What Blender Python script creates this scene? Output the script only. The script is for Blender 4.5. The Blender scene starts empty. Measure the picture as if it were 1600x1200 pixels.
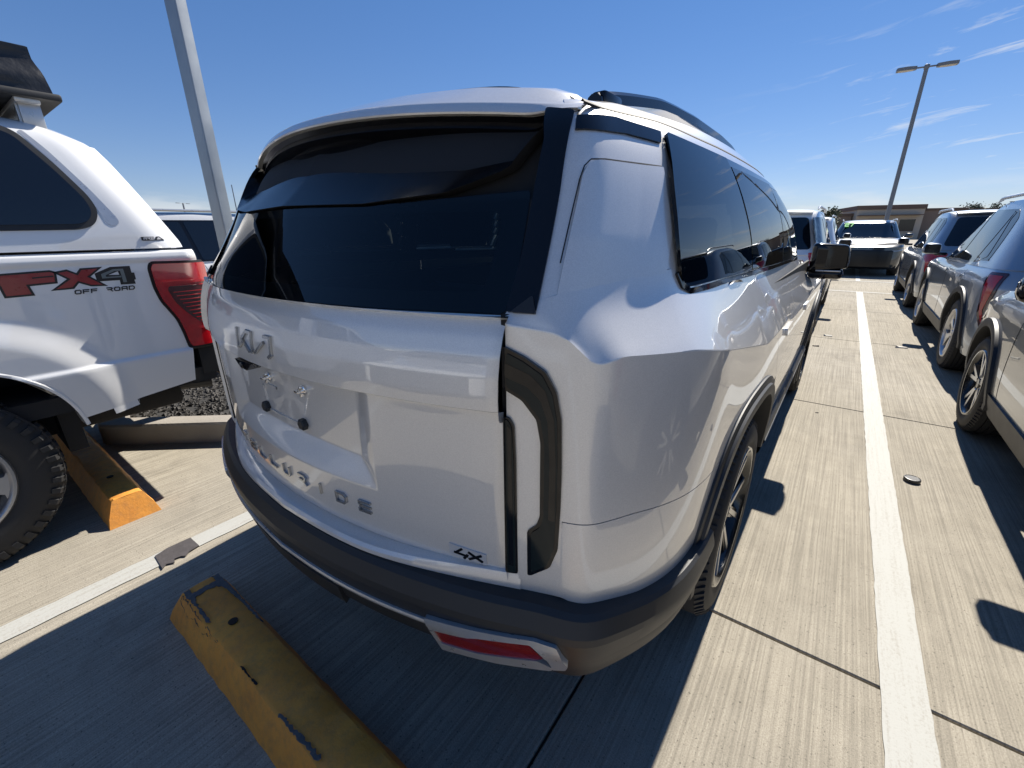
import bpy, bmesh, math, random
import numpy as np
from mathutils import Vector, Matrix
from mathutils.geometry import delaunay_2d_cdt
R = math.radians
rnd = random.Random(7)
SC = bpy.context.scene
COL = SC.collection

# ------------------------------------------------------------------ camera, sky, sun, exposure
def cam_matrix(yaw, pit, rol, pos):
    cy, sy, cp, sp = math.cos(yaw), math.sin(yaw), math.cos(pit), math.sin(pit)
    f = Vector((sy*cp, cy*cp, -sp)); r = Vector((cy, -sy, 0)); d = f.cross(r)
    c, s = math.cos(rol), math.sin(rol)
    r2 = c*r+s*d; d2 = -s*r+c*d
    m = Matrix((r2, -d2, -f)).transposed().to_4x4(); m.translation = pos
    return m
cd = bpy.data.cameras.new('camera'); cam = bpy.data.objects.new('camera', cd); COL.objects.link(cam)
cam.matrix_world = cam_matrix(R(-36.72), R(19.6), R(.5), (0, 0, 1.415))
cd.sensor_fit = 'HORIZONTAL'; cd.sensor_width = 36; cd.lens = 36*674/1600
cd.clip_start = .02; cd.clip_end = 3000
SC.camera = cam

SUN_EL, SUN_AZ = R(45), R(1.8)
w = bpy.data.worlds.new('World'); SC.world = w; w.use_nodes = True
nt = w.node_tree; N = nt.nodes; L = nt.links; N.clear()
def wn(t, **k):
    n = N.new(t)
    for a, v in k.items(): setattr(n, a, v)
    return n
out = wn('ShaderNodeOutputWorld'); bg = wn('ShaderNodeBackground'); bg.inputs[1].default_value = .064
sky = wn('ShaderNodeTexSky', sky_type='NISHITA', sun_disc=False, sun_elevation=SUN_EL, sun_rotation=SUN_AZ)
sky.altitude = 350; sky.air_density = 1.0; sky.dust_density = 0.0; sky.ozone_density = 2.6
# thin cirrus streaks low over the horizon, laid out in direction space
tc = wn('ShaderNodeTexCoord'); sep = wn('ShaderNodeSeparateXYZ'); L.new(tc.outputs['Generated'], sep.inputs[0])
def wm(op, a, b=None, c=None):
    n = wn('ShaderNodeMath', operation=op)
    for i, v in enumerate((a, b, c)):
        if v is None: continue
        if isinstance(v, (int, float)): n.inputs[i].default_value = v
        else: L.new(v, n.inputs[i])
    return n.outputs[0]
az = wm('ARCTAN2', sep.outputs[0], sep.outputs[1]); el = wm('ARCSINE', sep.outputs[2])
cmb = wn('ShaderNodeCombineXYZ')
L.new(wm('MULTIPLY', az, 3.0), cmb.inputs[0]); L.new(wm('ADD', wm('MULTIPLY', el, 26.0), wm('MULTIPLY', az, -3.2)), cmb.inputs[1])
nz = wn('ShaderNodeTexNoise'); nz.inputs['Scale'].default_value = 2.1; nz.inputs['Detail'].default_value = 7; nz.inputs['Roughness'].default_value = .62; nz.inputs['Distortion'].default_value = .5
L.new(cmb.outputs[0], nz.inputs['Vector'])
rp = wn('ShaderNodeMapRange'); rp.inputs[1].default_value = .57; rp.inputs[2].default_value = .74; L.new(nz.outputs[0], rp.inputs[0])
band = wm('MULTIPLY', wm('SMOOTH_MIN', wm('MULTIPLY', wm('SUBTRACT', .33, el), 9.0), 1.0, .2), .85)
daz = wm('DIVIDE', wm('SUBTRACT', az, .14), .20); patchm = wm('POWER', 2.718, wm('MULTIPLY', wm('MULTIPLY', daz, daz), -1.0))
fac1 = wm('MULTIPLY', wm('MULTIPLY', rp.outputs[0], patchm), wm('MAXIMUM', band, 0.0))
cmb2 = wn('ShaderNodeCombineXYZ'); L.new(wm('MULTIPLY', az, 5.0), cmb2.inputs[0]); L.new(wm('MULTIPLY', el, 22.0), cmb2.inputs[1])
nz2 = wn('ShaderNodeTexNoise'); nz2.inputs['Scale'].default_value = 1.6; nz2.inputs['Detail'].default_value = 6; L.new(cmb2.outputs[0], nz2.inputs['Vector'])
rp2 = wn('ShaderNodeMapRange'); rp2.inputs[1].default_value = .46; rp2.inputs[2].default_value = .62; L.new(nz2.outputs[0], rp2.inputs[0])
low_band = wm('MAXIMUM', wm('MULTIPLY', wm('SUBTRACT', .075, wm('ABSOLUTE', el)), 15.0), 0.0)
fac = wm('MINIMUM', wm('ADD', fac1, wm('MULTIPLY', rp2.outputs[0], wm('MINIMUM', low_band, .9))), .92)
mix = wn('ShaderNodeMix', data_type='RGBA'); L.new(fac, mix.inputs[0])
hsv = wn('ShaderNodeHueSaturation'); hsv.inputs['Saturation'].default_value = 1.26; L.new(sky.outputs[0], hsv.inputs['Color'])
gm = wn('ShaderNodeGamma'); gm.inputs[1].default_value = .74; L.new(hsv.outputs[0], gm.inputs[0]); hsv2 = wn('ShaderNodeHueSaturation'); hsv2.inputs['Saturation'].default_value = 1.0; hsv2.inputs['Value'].default_value = 1.28; L.new(gm.outputs[0], hsv2.inputs['Color']); wb = wn('ShaderNodeVectorMath', operation='MULTIPLY'); wb.inputs[1].default_value = (.98, 1.04, 1.35); L.new(hsv2.outputs[0], wb.inputs[0]); L.new(wb.outputs[0], mix.inputs[6]); mix.inputs[7].default_value = (8.6, 8.9, 9.2, 1)
L.new(mix.outputs[2], bg.inputs[0]); L.new(bg.outputs[0], out.inputs[0])

sd = bpy.data.lights.new('sun', 'SUN'); sd.energy = 5.0; sd.angle = R(.53); sd.color = (1, .94, .84)
sun = bpy.data.objects.new('sun', sd); COL.objects.link(sun)
sv = Vector((math.sin(SUN_AZ)*math.cos(SUN_EL), math.cos(SUN_AZ)*math.cos(SUN_EL), math.sin(SUN_EL)))
sun.rotation_euler = sv.to_track_quat('Z', 'Y').to_euler()
vs = SC.view_settings; vs.view_transform = 'Standard'; vs.look = 'None'; vs.exposure = 0.60; vs.gamma = 1; vs.use_curve_mapping = False
SC.cycles.max_bounces = 8; SC.cycles.transparent_max_bounces = 16; SC.cycles.caustics_reflective = False; SC.cycles.caustics_refractive = False

# ------------------------------------------------------------------ object helpers
def tag(o, label=None, cat=None, group=None, kind=None):
    if label: o['label'] = label
    if cat: o['category'] = cat
    if group: o['group'] = group
    if kind: o['kind'] = kind
    return o
def thing(name, label, cat, loc=(0, 0, 0), rz=0., group=None):
    o = bpy.data.objects.new(name, None); COL.objects.link(o); o.empty_display_size = .2
    o.location = loc; o.rotation_euler = (0, 0, rz)
    return tag(o, label, cat, group)
def mesh(name, V, F, mat, parent=None, smooth=True, sharp=32., label=None):
    me = bpy.data.meshes.new(name)
    me.from_pydata([tuple(map(float, v)) for v in V], [], [tuple(int(i) for i in f) for f in F]); me.update()
    o = bpy.data.objects.new(name, me); COL.objects.link(o)
    if mat: me.materials.append(mat)
    if parent: o.parent = parent
    if smooth and len(F):
        me.polygons.foreach_set('use_smooth', np.ones(len(me.polygons), bool))
        me.set_sharp_from_angle(angle=R(sharp))
    if label: o['label'] = label
    return o
def link_copy(o, parent=None, **k):
    c = o.copy(); COL.objects.link(c); c.parent = parent
    for a, v in k.items(): setattr(c, a, v)
    return c
def copy_tree(o, parent=None):
    c = link_copy(o, parent)
    for ch in [x for x in bpy.data.objects if x.parent == o]: copy_tree(ch, c)
    return c
class MB:
    """collects geometry for one mesh"""
    def __init__(s): s.V = []; s.F = []
    def add(s, V, F):
        n = len(s.V); s.V += [tuple(v) for v in V]; s.F += [tuple(i+n for i in f) for f in F]; return s
    def box(s, lo, hi, bev=0.):
        x0, y0, z0 = lo; x1, y1, z1 = hi
        if bev <= 0:
            V = [(x, y, z) for x in (x0, x1) for y in (y0, y1) for z in (z0, z1)]
            return s.add(V, [(0,1,3,2),(4,6,7,5),(0,4,5,1),(2,3,7,6),(0,2,6,4),(1,5,7,3)])
        b = bmesh.new(); bmesh.ops.create_cube(b, size=1)
        for v in b.verts: v.co = Vector(((x0+x1)/2+v.co.x*(x1-x0), (y0+y1)/2+v.co.y*(y1-y0), (z0+z1)/2+v.co.z*(z1-z0)))
        bmesh.ops.bevel(b, geom=b.edges[:], offset=bev, segments=2, affect='EDGES', profile=.5)
        b.verts.index_update()
        s.add([v.co[:] for v in b.verts], [[v.index for v in f.verts] for f in b.faces]); b.free(); return s
    def tube(s, pts, r, n=10, caps=True):
        pts = [Vector(p) for p in pts]; rr = r if isinstance(r, (list, tuple)) else [r]*len(pts)
        base = len(s.V); up = None
        for i, p in enumerate(pts):
            d = (pts[min(i+1, len(pts)-1)]-pts[max(i-1, 0)]).normalized()
            if up is None: up = d.orthogonal().normalized()
            up = (up-d*up.dot(d)).normalized(); q = d.cross(up)
            for k in range(n):
                a = 2*math.pi*k/n; s.V.append(tuple(p+(up*math.cos(a)+q*math.sin(a))*rr[i]))
        for i in range(len(pts)-1):
            for k in range(n):
                a = base+i*n+k; b2 = base+i*n+(k+1) % n
                s.F.append((a, b2, b2+n, a+n))
        if caps:
            s.F.append(tuple(base+k for k in range(n))[::-1]); s.F.append(tuple(base+(len(pts)-1)*n+k for k in range(n)))
        return s
    def lathe(s, prof, n=48, c=(0, 0, 0), axis='X', closed=False):
        """prof: (axial, radius) pairs turned about an axis through c"""
        base = len(s.V); m = len(prof)
        for k in range(n):
            a = 2*math.pi*k/n; ca, sa = math.cos(a), math.sin(a)
            for (h, r) in prof:
                if axis == 'X': s.V.append((c[0]+h, c[1]+r*sa, c[2]+r*ca))
                else: s.V.append((c[0]+r*ca, c[1]+r*sa, c[2]+h))
        for k in range(n):
            k2 = (k+1) % n
            for i in range(m if closed else m-1):
                j = (i+1) % m
                s.F.append((base+k*m+i, base+k*m+j, base+k2*m+j, base+k2*m+i))
        return s
    def prism(s, poly, h0, h1, fn):
        """poly 2D outline extruded between h0 and h1, fn(a,b,h)->xyz"""
        n = len(poly); V = [fn(a, b, h0) for a, b in poly]+[fn(a, b, h1) for a, b in poly]
        F = [tuple(range(n))[::-1], tuple(range(n, 2*n))]+[(i, (i+1) % n, n+(i+1) % n, n+i) for i in range(n)]
        return s.add(V, F)
    def obj(s, name, mat, parent=None, smooth=True, sharp=32., label=None):
        return mesh(name, s.V, s.F, mat, parent, smooth, sharp, label)
def fix_normals(o):
    b = bmesh.new(); b.from_mesh(o.data); bmesh.ops.recalc_face_normals(b, faces=b.faces[:]); b.to_mesh(o.data); b.free(); o.data.update(); return o
def resample(poly, step, closed=True):
    P = [np.array(p, float) for p in poly]; o = []
    n = len(P)
    for i in range(n if closed else n-1):
        a, b = P[i], P[(i+1) % n]; k = max(1, int(math.ceil(np.linalg.norm(b-a)/step)))
        o += [a+(b-a)*j/k for j in range(k)]
    if not closed: o.append(P[-1])
    return o
def rounded(poly, r, seg=5):
    """round the corners of a 2D polygon; r a number or one per corner"""
    P = [np.array(p, float) for p in poly]; n = len(P); o = []
    for i in range(n):
        rr = r[i] if isinstance(r, (list, tuple)) else r
        p, a, b = P[i], P[i-1], P[(i+1) % n]
        da, db = a-p, b-p; la, lb = np.linalg.norm(da), np.linalg.norm(db)
        q = min(rr, la*.48, lb*.48)
        if q < 1e-5: o.append(p); continue
        s_, e_ = p+da/la*q, p+db/lb*q
        for k in range(seg+1):
            t = k/seg; o.append((1-t)**2*s_+2*t*(1-t)*p+t*t*e_)
    return o
def inside(poly, q):
    c = False; n = len(poly); j = n-1
    for i in range(n):
        if (poly[i][1] > q[1]) != (poly[j][1] > q[1]) and q[0] < (poly[j][0]-poly[i][0])*(q[1]-poly[i][1])/(poly[j][1]-poly[i][1])+poly[i][0]: c = not c
        j = i
    return c
def patch(name, poly, fn, mat, parent, h=.003, t=.006, res=.03, sign=1, bev=.0015, label=None, hole=None, sharp=40., hfn=None):
    """plate of outline poly (2D) laid on surface fn(a,b)->xyz array, standing h proud with a skirt t deep"""
    o = resample(poly, res)
    ar = sum(o[i][0]*o[(i+1) % len(o)][1]-o[(i+1) % len(o)][0]*o[i][1] for i in range(len(o)))
    if ar < 0: o = o[::-1]
    pts = [tuple(p) for p in o]; ed = [(i, (i+1) % len(o)) for i in range(len(o))]; nb = len(o)
    hb = []
    if hole is not None:
        hb = resample(hole, res); n0 = len(pts); pts += [tuple(p) for p in hb]; ed += [(n0+i, n0+(i+1) % len(hb)) for i in range(len(hb))]
    xs = [p[0] for p in o]; ys = [p[1] for p in o]
    gx = np.arange(min(xs)+res*.5, max(xs), res); gy = np.arange(min(ys)+res*.5, max(ys), res)
    ob = np.array(o)
    for x in gx:
        for y in gy:
            if inside(o, (x, y)) and (hole is None or not inside(hb, (x, y))):
                if np.min(np.hypot(ob[:, 0]-x, ob[:, 1]-y)) > res*.45: pts.append((x, y))
    r = delaunay_2d_cdt([Vector(p) for p in pts], ed, [], 1 if hole is None else 0, 1e-6)
    v2 = np.array([(v.x, v.y) for v in r[0]]); F = [tuple(f) for f in r[2]]
    if hole is not None: 
        F = [f for f in F if inside(o, v2[list(f)].mean(0)) and not inside(hb, v2[list(f)].mean(0))]
    e = 2e-3
    P = fn(v2[:, 0], v2[:, 1]); da = fn(v2[:, 0]+e, v2[:, 1])-fn(v2[:, 0]-e, v2[:, 1]); db = fn(v2[:, 0], v2[:, 1]+e)-fn(v2[:, 0], v2[:, 1]-e)
    nn = np.cross(da, db); nn /= np.linalg.norm(nn, axis=1)[:, None]+1e-12; nn *= sign
    hh = np.full(len(v2), h) if hfn is None else hfn(v2[:, 0], v2[:, 1])
    top = P+nn*hh[:, None]
    # boundary loops from the face set
    cnt = {}
    for f in F:
        for i in range(len(f)):
            a, b = f[i], f[(i+1) % len(f)]
            if (b, a) in cnt: del cnt[(b, a)]
            else: cnt[(a, b)] = 1
    V = list(top); FF = list(F) if sign > 0 else [f[::-1] for f in F]
    low = {}
    for (a, b) in cnt:
        for i in (a, b):
            if i not in low: low[i] = len(V); V.append(P[i]+nn[i]*(hh[i]-t))
        q = (a, low[a], low[b], b)
        FF.append(q if sign > 0 else q[::-1])
    return mesh(name, V, FF, mat, parent, True, sharp, label)
def strip(name, line, fn, mat, parent, wid=.004, h=.0012, sign=1, res=.02, label=None):
    """thin band of width wid following a 2D polyline on a surface"""
    P = np.array(resample(line, res, False)); d = np.gradient(P, axis=0); d /= np.linalg.norm(d, axis=1)[:, None]+1e-12
    q = np.c_[-d[:, 1], d[:, 0]]*wid/2
    A = np.r_[P+q, P-q]; e = 2e-3
    X = fn(A[:, 0], A[:, 1]); nn = np.cross(fn(A[:, 0]+e, A[:, 1])-fn(A[:, 0]-e, A[:, 1]), fn(A[:, 0], A[:, 1]+e)-fn(A[:, 0], A[:, 1]-e))
    nn *= sign/(np.linalg.norm(nn, axis=1)[:, None]+1e-12); n = len(P)
    T = X+nn*h; B = X-nn*.004
    V = np.r_[T, B]; F = []
    for i in range(n-1):
        F += [(n+i, n+i+1, i+1, i), (i, i+1, 2*n+i+1, 2*n+i), (n+i+1, n+i, 3*n+i, 3*n+i+1)]
    o = mesh(name, V, F, mat, parent, True, 60, label)
    return o

# ------------------------------------------------------------------ materials
def M(name, col, rough=.5, metal=0., coat=0., spec=.5, coat_rough=.03, bump=None, var=None, emit=None, ior=None):
    m = bpy.data.materials.new(name); m.use_nodes = True; t = m.node_tree; b = t.nodes['Principled BSDF']
    b.inputs['Base Color'].default_value = (*col, 1); b.inputs['Roughness'].default_value = rough; b.inputs['Metallic'].default_value = metal
    b.inputs['Coat Weight'].default_value = coat; b.inputs['Coat Roughness'].default_value = coat_rough; b.inputs['Specular IOR Level'].default_value = spec
    if ior: b.inputs['IOR'].default_value = ior
    tc = t.nodes.new('ShaderNodeTexCoord')
    if bump:
        sc, st, dist = bump; n = t.nodes.new('ShaderNodeTexNoise'); n.inputs['Scale'].default_value = sc; n.inputs['Detail'].default_value = 5
        t.links.new(tc.outputs['Object'], n.inputs['Vector']); bp = t.nodes.new('ShaderNodeBump'); bp.inputs['Strength'].default_value = st; bp.inputs['Distance'].default_value = dist
        t.links.new(n.outputs[0], bp.inputs['Height']); t.links.new(bp.outputs[0], b.inputs['Normal'])
    if var:
        sc, amt = var; n = t.nodes.new('ShaderNodeTexNoise'); n.inputs['Scale'].default_value = sc; n.inputs['Detail'].default_value = 6
        t.links.new(tc.outputs['Object'], n.inputs['Vector']); mx = t.nodes.new('ShaderNodeMix'); mx.data_type = 'RGBA'
        mx.inputs[6].default_value = (*[c*(1-amt) for c in col], 1); mx.inputs[7].default_value = (*[min(1, c*(1+amt)) for c in col], 1)
        t.links.new(n.outputs[0], mx.inputs[0]); t.links.new(mx.outputs[2], b.inputs['Base Color'])
        rm = t.nodes.new('ShaderNodeMapRange'); rm.inputs[3].default_value = max(0, rough-.08); rm.inputs[4].default_value = min(1, rough+.08)
        t.links.new(n.outputs[0], rm.inputs[0]); t.links.new(rm.outputs[0], b.inputs['Roughness'])
    return m
def paint(name, col, metal=.75, rough=.34, flake=.0):
    """car paint: metallic base with flakes under a clear coat, a little road dust"""
    m = M(name, col, rough, metal, 1.0, .5, .015); t = m.node_tree; b = t.nodes['Principled BSDF']
    tc = t.nodes.new('ShaderNodeTexCoord')
    n = t.nodes.new('ShaderNodeTexNoise'); n.inputs['Scale'].default_value = 3.1; n.inputs['Detail'].default_value = 8; n.inputs['Roughness'].default_value = .7
    t.links.new(tc.outputs['Object'], n.inputs['Vector'])
    r = t.nodes.new('ShaderNodeMapRange'); r.inputs[1].default_value = .35; r.inputs[2].default_value = .8; r.inputs[3].default_value = .006; r.inputs[4].default_value = .035
    t.links.new(n.outputs[0], r.inputs[0]); t.links.new(r.outputs[0], b.inputs['Coat Roughness']); b.inputs['Coat IOR'].default_value = 1.75
    if flake:
        v = t.nodes.new('ShaderNodeTexVoronoi'); v.inputs['Scale'].default_value = 900; t.links.new(tc.outputs['Object'], v.inputs['Vector'])
        mx = t.nodes.new('ShaderNodeMix'); mx.data_type = 'RGBA'; mx.inputs[6].default_value = (*[c*(1-flake) for c in col], 1); mx.inputs[7].default_value = (*[min(1, c*(1+flake)) for c in col], 1)
        t.links.new(v.outputs['Color'], mx.inputs[0]); t.links.new(mx.outputs[2], b.inputs['Base Color'])
    return m
def tinted(name, tint, frost=.0):
    m = bpy.data.materials.new(name); m.use_nodes = True; t = m.node_tree; t.nodes.clear()
    o = t.nodes.new('ShaderNodeOutputMaterial'); mx = t.nodes.new('ShaderNodeMixShader'); fr = t.nodes.new('ShaderNodeFresnel'); fr.inputs[0].default_value = 1.55
    tr = t.nodes.new('ShaderNodeBsdfTransparent'); tr.inputs[0].default_value = (*tint, 1); gl = t.nodes.new('ShaderNodeBsdfGlossy'); gl.inputs['Roughness'].default_value = frost
    t.links.new(fr.outputs[0], mx.inputs[0]); t.links.new(tr.outputs[0], mx.inputs[1]); t.links.new(gl.outputs[0], mx.inputs[2]); t.links.new(mx.outputs[0], o.inputs[0])
    return m
SILVER = paint('silver_metallic_paint', (.72, .70, .67), .36, .42, .10)
WHITE = paint('white_paint', (.84, .84, .83), .0, .4)
GREY_A = paint('pale_grey_metallic_paint', (.36, .37, .37), .75, .35, .1)
BLUEGREY = paint('blue_grey_paint', (.30, .34, .39), .6, .36, .1)
DARKGREY = paint('dark_grey_paint', (.30, .325, .36), .7, .36, .1)
DARKGREEN = paint('black_green_paint', (.012, .016, .017), .0, .4)
GLOSS = M('gloss_black', (.006, .006, .008), .06, 0, .0, .42)
UNDER = M('black_moulding', (.003, .003, .004), .22, 0, 0, .22)
PLASTIC = M('black_grained_plastic', (.017, .018, .020), .50, bump=(700, .25, .0006), var=(9, .22))
LINER = M('dark_liner', (.012, .012, .013), .8)
RUBBER = M('tyre_rubber', (.022, .022, .023), .72, bump=(160, .3, .001), var=(14, .3))
SEAM = M('panel_gap', (.006, .006, .007), .7)
GLASS = M('dark_tinted_glass', (.006, .008, .012), .012, 0, 0, .62, ior=1.55)
REARGLASS = tinted('tinted_rear_glass', (.40, .46, .47))
SIDEGLASS = tinted('tinted_side_glass', (.012, .014, .016))
SMOKEGLASS = tinted('smoked_side_glass', (.32, .38, .38))
FRONTGLASS = tinted('clear_side_glass', (.50, .58, .56))
CLEAR = tinted('windscreen_glass', (.75, .82, .80))
CHROME = M('chrome', (.75, .76, .78), .12, 1.0)
SATIN = M('satin_silver_trim', (.55, .56, .57), .30, .6, var=(30, .08))
MACH = M('machined_alloy', (.62, .62, .62), .30, 1.0, var=(40, .1))
ALLOY = M('silver_alloy', (.50, .50, .51), .34, .9, .4)
RIMBLACK = M('black_alloy', (.012, .012, .013), .25, .3, .6)
BRAKE = M('brake_steel', (.22, .21, .20), .5, .9)
RED = M('red_reflector', (.20, .005, .014), .16, 0, .8, bump=(260, .5, .0015))
LAMPRED = M('red_lamp_lens', (.42, .006, .012), .10, 0, 1.0, var=(30, .3))
LAMPDARK = M('dark_red_lens', (.05, .004, .008), .08, 0, 1.0)
SMOKE = M('smoked_lamp_lens', (.012, .018, .019), .04, 0, .0, .25, var=(16, .3))
HEADL = M('headlamp_lens', (.35, .37, .38), .08, .3, 1.0)
# ------------------------------------------------------------------ ground
def concrete():
    m = bpy.data.materials.new('tined_concrete'); m.use_nodes = True; t = m.node_tree; b = t.nodes['Principled BSDF']; b.inputs['Roughness'].default_value = .86; b.inputs['Specular IOR Level'].default_value = .25
    def nd(k, **a):
        n = t.nodes.new(k)
        for q, v in a.items(): setattr(n, q, v)
        return n
    geo = nd('ShaderNodeNewGeometry')
    def noise(scale, det=6, rough=.6, vec=None, dist=0):
        n = nd('ShaderNodeTexNoise'); n.inputs['Scale'].default_value = scale; n.inputs['Detail'].default_value = det; n.inputs['Roughness'].default_value = rough; n.inputs['Distortion'].default_value = dist
        t.links.new(vec or geo.outputs['Position'], n.inputs['Vector']); return n.outputs[0]
    def mapping(s):
        n = nd('ShaderNodeMapping'); n.inputs['Scale'].default_value = s; t.links.new(geo.outputs['Position'], n.inputs['Vector']); return n.outputs[0]
    def rng(x, a, b2, c, d):
        n = nd('ShaderNodeMapRange'); t.links.new(x, n.inputs[0])
        for i, v in enumerate((a, b2, c, d)): n.inputs[i+1].default_value = v
        return n.outputs[0]
    def mul(a, c, op='MULTIPLY'):
        n = nd('ShaderNodeMath', operation=op)
        for i, v in enumerate((a, c)):
            if isinstance(v, (int, float)): n.inputs[i].default_value = v
            else: t.links.new(v, n.inputs[i])
        return n.outputs[0]
    broad = rng(noise(.55, 5), .3, .7, .86, 1.10)
    mid = rng(noise(7, 6, .7), .25, .75, .86, 1.10)
    grain = rng(noise(240, 3, .7), .25, .75, .66, 1.28)
    # broom and tine marks run along the rows of stalls
    tine = rng(noise(1, 3, .6, mapping((115, 1.2, 1))), .36, .62, .77, 1.09)
    tine2 = rng(noise(1, 2, .6, mapping((30, .25, 1))), .35, .65, .96, 1.03)
    pits = rng(noise(110, 2, .5), .63, .72, 1.0, .45)
    f = mul(mul(mul(broad, mid), mul(grain, tine)), mul(tine2, pits))
    stain = rng(noise(1.3, 7, .72, None, .6), .56, .76, 1.0, .66)
    f = mul(f, stain)
    cr = nd('ShaderNodeMix', data_type='RGBA'); cr.inputs[6].default_value = (.375, .336, .268, 1); cr.inputs[7].default_value = (.405, .370, .307, 1)
    t.links.new(noise(1.7, 4), cr.inputs[0])
    sc = nd('ShaderNodeVectorMath', operation='SCALE'); t.links.new(cr.outputs[2], sc.inputs[0]); t.links.new(f, sc.inputs['Scale']); t.links.new(sc.outputs[0], b.inputs['Base Color'])
    bp = nd('ShaderNodeBump'); bp.inputs['Strength'].default_value = .55; bp.inputs['Distance'].default_value = .004
    hsum = mul(mul(noise(1, 3, .6, mapping((115, 1.2, 1))), .8), mul(noise(240, 3, .7), .5), 'ADD')
    t.links.new(hsum, bp.inputs['Height']); t.links.new(bp.outputs[0], b.inputs['Normal'])
    return m
CONC = concrete()
def linepaint():
    m = bpy.data.materials.new('worn_white_line_paint'); m.use_nodes = True; t = m.node_tree; b = t.nodes['Principled BSDF']; b.inputs['Roughness'].default_value = .7
    g = t.nodes.new('ShaderNodeNewGeometry')
    def noise(s, d, vecscale=None):
        n = t.nodes.new('ShaderNodeTexNoise'); n.inputs['Scale'].default_value = s; n.inputs['Detail'].default_value = d; n.inputs['Roughness'].default_value = .72
        if vecscale:
            mp = t.nodes.new('ShaderNodeMapping'); mp.inputs['Scale'].default_value = vecscale; t.links.new(g.outputs['Position'], mp.inputs[0]); t.links.new(mp.outputs[0], n.inputs['Vector'])
        else: t.links.new(g.outputs['Position'], n.inputs['Vector'])
        return n.outputs[0]
    r = t.nodes.new('ShaderNodeValToRGB'); r.color_ramp.elements[0].position = .36; r.color_ramp.elements[0].color = (.36, .34, .30, 1); r.color_ramp.elements[1].position = .50; r.color_ramp.elements[1].color = (.46, .46, .43, 1)
    a = t.nodes.new('ShaderNodeMath'); a.operation = 'MULTIPLY_ADD'; a.inputs[1].default_value = .55
    t.links.new(noise(150, 4), a.inputs[0])
    a2 = t.nodes.new('ShaderNodeMath'); a2.operation = 'MULTIPLY'; a2.inputs[1].default_value = .45; t.links.new(noise(1, 4, (70, 2.5, 1)), a2.inputs[0]); t.links.new(a2.outputs[0], a.inputs[2])
    t.links.new(a.outputs[0], r.inputs[0]); t.links.new(r.outputs[0], b.inputs['Base Color'])
    bp = t.nodes.new('ShaderNodeBump'); bp.inputs['Strength'].default_value = .4; bp.inputs['Distance'].default_value = .003; t.links.new(a.outputs[0], bp.inputs['Height']); t.links.new(bp.outputs[0], b.inputs['Normal'])
    return m
LINE = linepaint()
FARGROUND = M('far_ground', (.20, .18, .15), .9, var=(.06, .25))
JOINTFILL = M('joint_filler', (.012, .012, .013), .8, bump=(60, .6, .004))
def plane_ring(name, mat, z, r=1400):
    return tag(mesh(name, [(-r, -r, z), (r, -r, z), (r, r, z), (-r, r, z)], [(0, 1, 2, 3)], mat), kind='structure')
plane_ring('ground', FARGROUND, -.05)
lot = tag(mesh('parking_lot', [(-26, -14, -.012), (20, -14, -.012), (20, 90, -.012), (-26, 90, -.012)], [(0, 1, 2, 3)], JOINTFILL), kind='structure')
XJ = [-22.0, -17.9, -13.8, -8.6, -4.55, -.437, 3.66, 7.76, 11.86, 16]
YJ = [-12.4, -9.6, -6.85, -4.1, -1.3, 1.505, 4.29, 7.15, 9.9, 12.75, 15.5, 18.3, 21.0, 26.5, 32, 40, 60, 88]
for i in range(len(XJ)-1):
    for j in range(len(YJ)-1):
        x0, x1, y0, y1 = XJ[i], XJ[i+1], YJ[j], YJ[j+1]; g = .0045; c = .004
        V = [(x0+g, y0+g, -.05), (x1-g, y0+g, -.05), (x1-g, y1-g, -.05), (x0+g, y1-g, -.05)]
        V += [(x, y, -c) for x, y, _ in V]; V += [(x0+g+c, y0+g+c, 0), (x1-g-c, y0+g+c, 0), (x1-g-c, y1-g-c, 0), (x0+g+c, y1-g-c, 0)]
        F = [(8, 9, 10, 11)]
        for k in range(4):
            q = (k+1) % 4; F += [(k, q, 4+q, 4+k), (4+k, 4+q, 8+q, 8+k)]
        mesh('concrete_slab', V, F, CONC, lot, False)
def painted(name, x0, x1, y0, y1, parent):
    # slightly ragged painted edge
    n = max(2, int(abs(y1-y0)/.05)) if abs(y1-y0) > abs(x1-x0) else max(2, int(abs(x1-x0)/.05)); V = []; F = []
    for i in range(n+1):
        t = i/n; e = lambda: rnd.uniform(-.0025, .0025)
        if abs(y1-y0) > abs(x1-x0): y = y0+(y1-y0)*t; V += [(x0+e(), y, .004), (x1+e(), y, .004)]
        else: x = x0+(x1-x0)*t; V += [(x, y0+e(), .004), (x, y1+e(), .004)]
    for i in range(n): F.append((2*i, 2*i+1, 2*i+3, 2*i+2))
    return mesh(name, V, F, LINE, parent, False)
painted('stall_line', .364, .486, -7.5, 12.9, lot); painted('stall_line', -2.318, -2.214, -7.5, 6.2, lot)
painted('stall_line', 3.06, 3.18, -7.5, 12.9, lot); painted('stall_line', -5.0, -4.88, -7.5, -.2, lot)
painted('cross_line', -12, 9, 12.92, 13.02, lot); painted('cross_line', -12, 9, 15.55, 15.65, lot)
for x in (-2.3, .42, 3.1, 5.8): painted('stall_line', x-.05, x+.05, 15.66, 21, lot)
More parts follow.
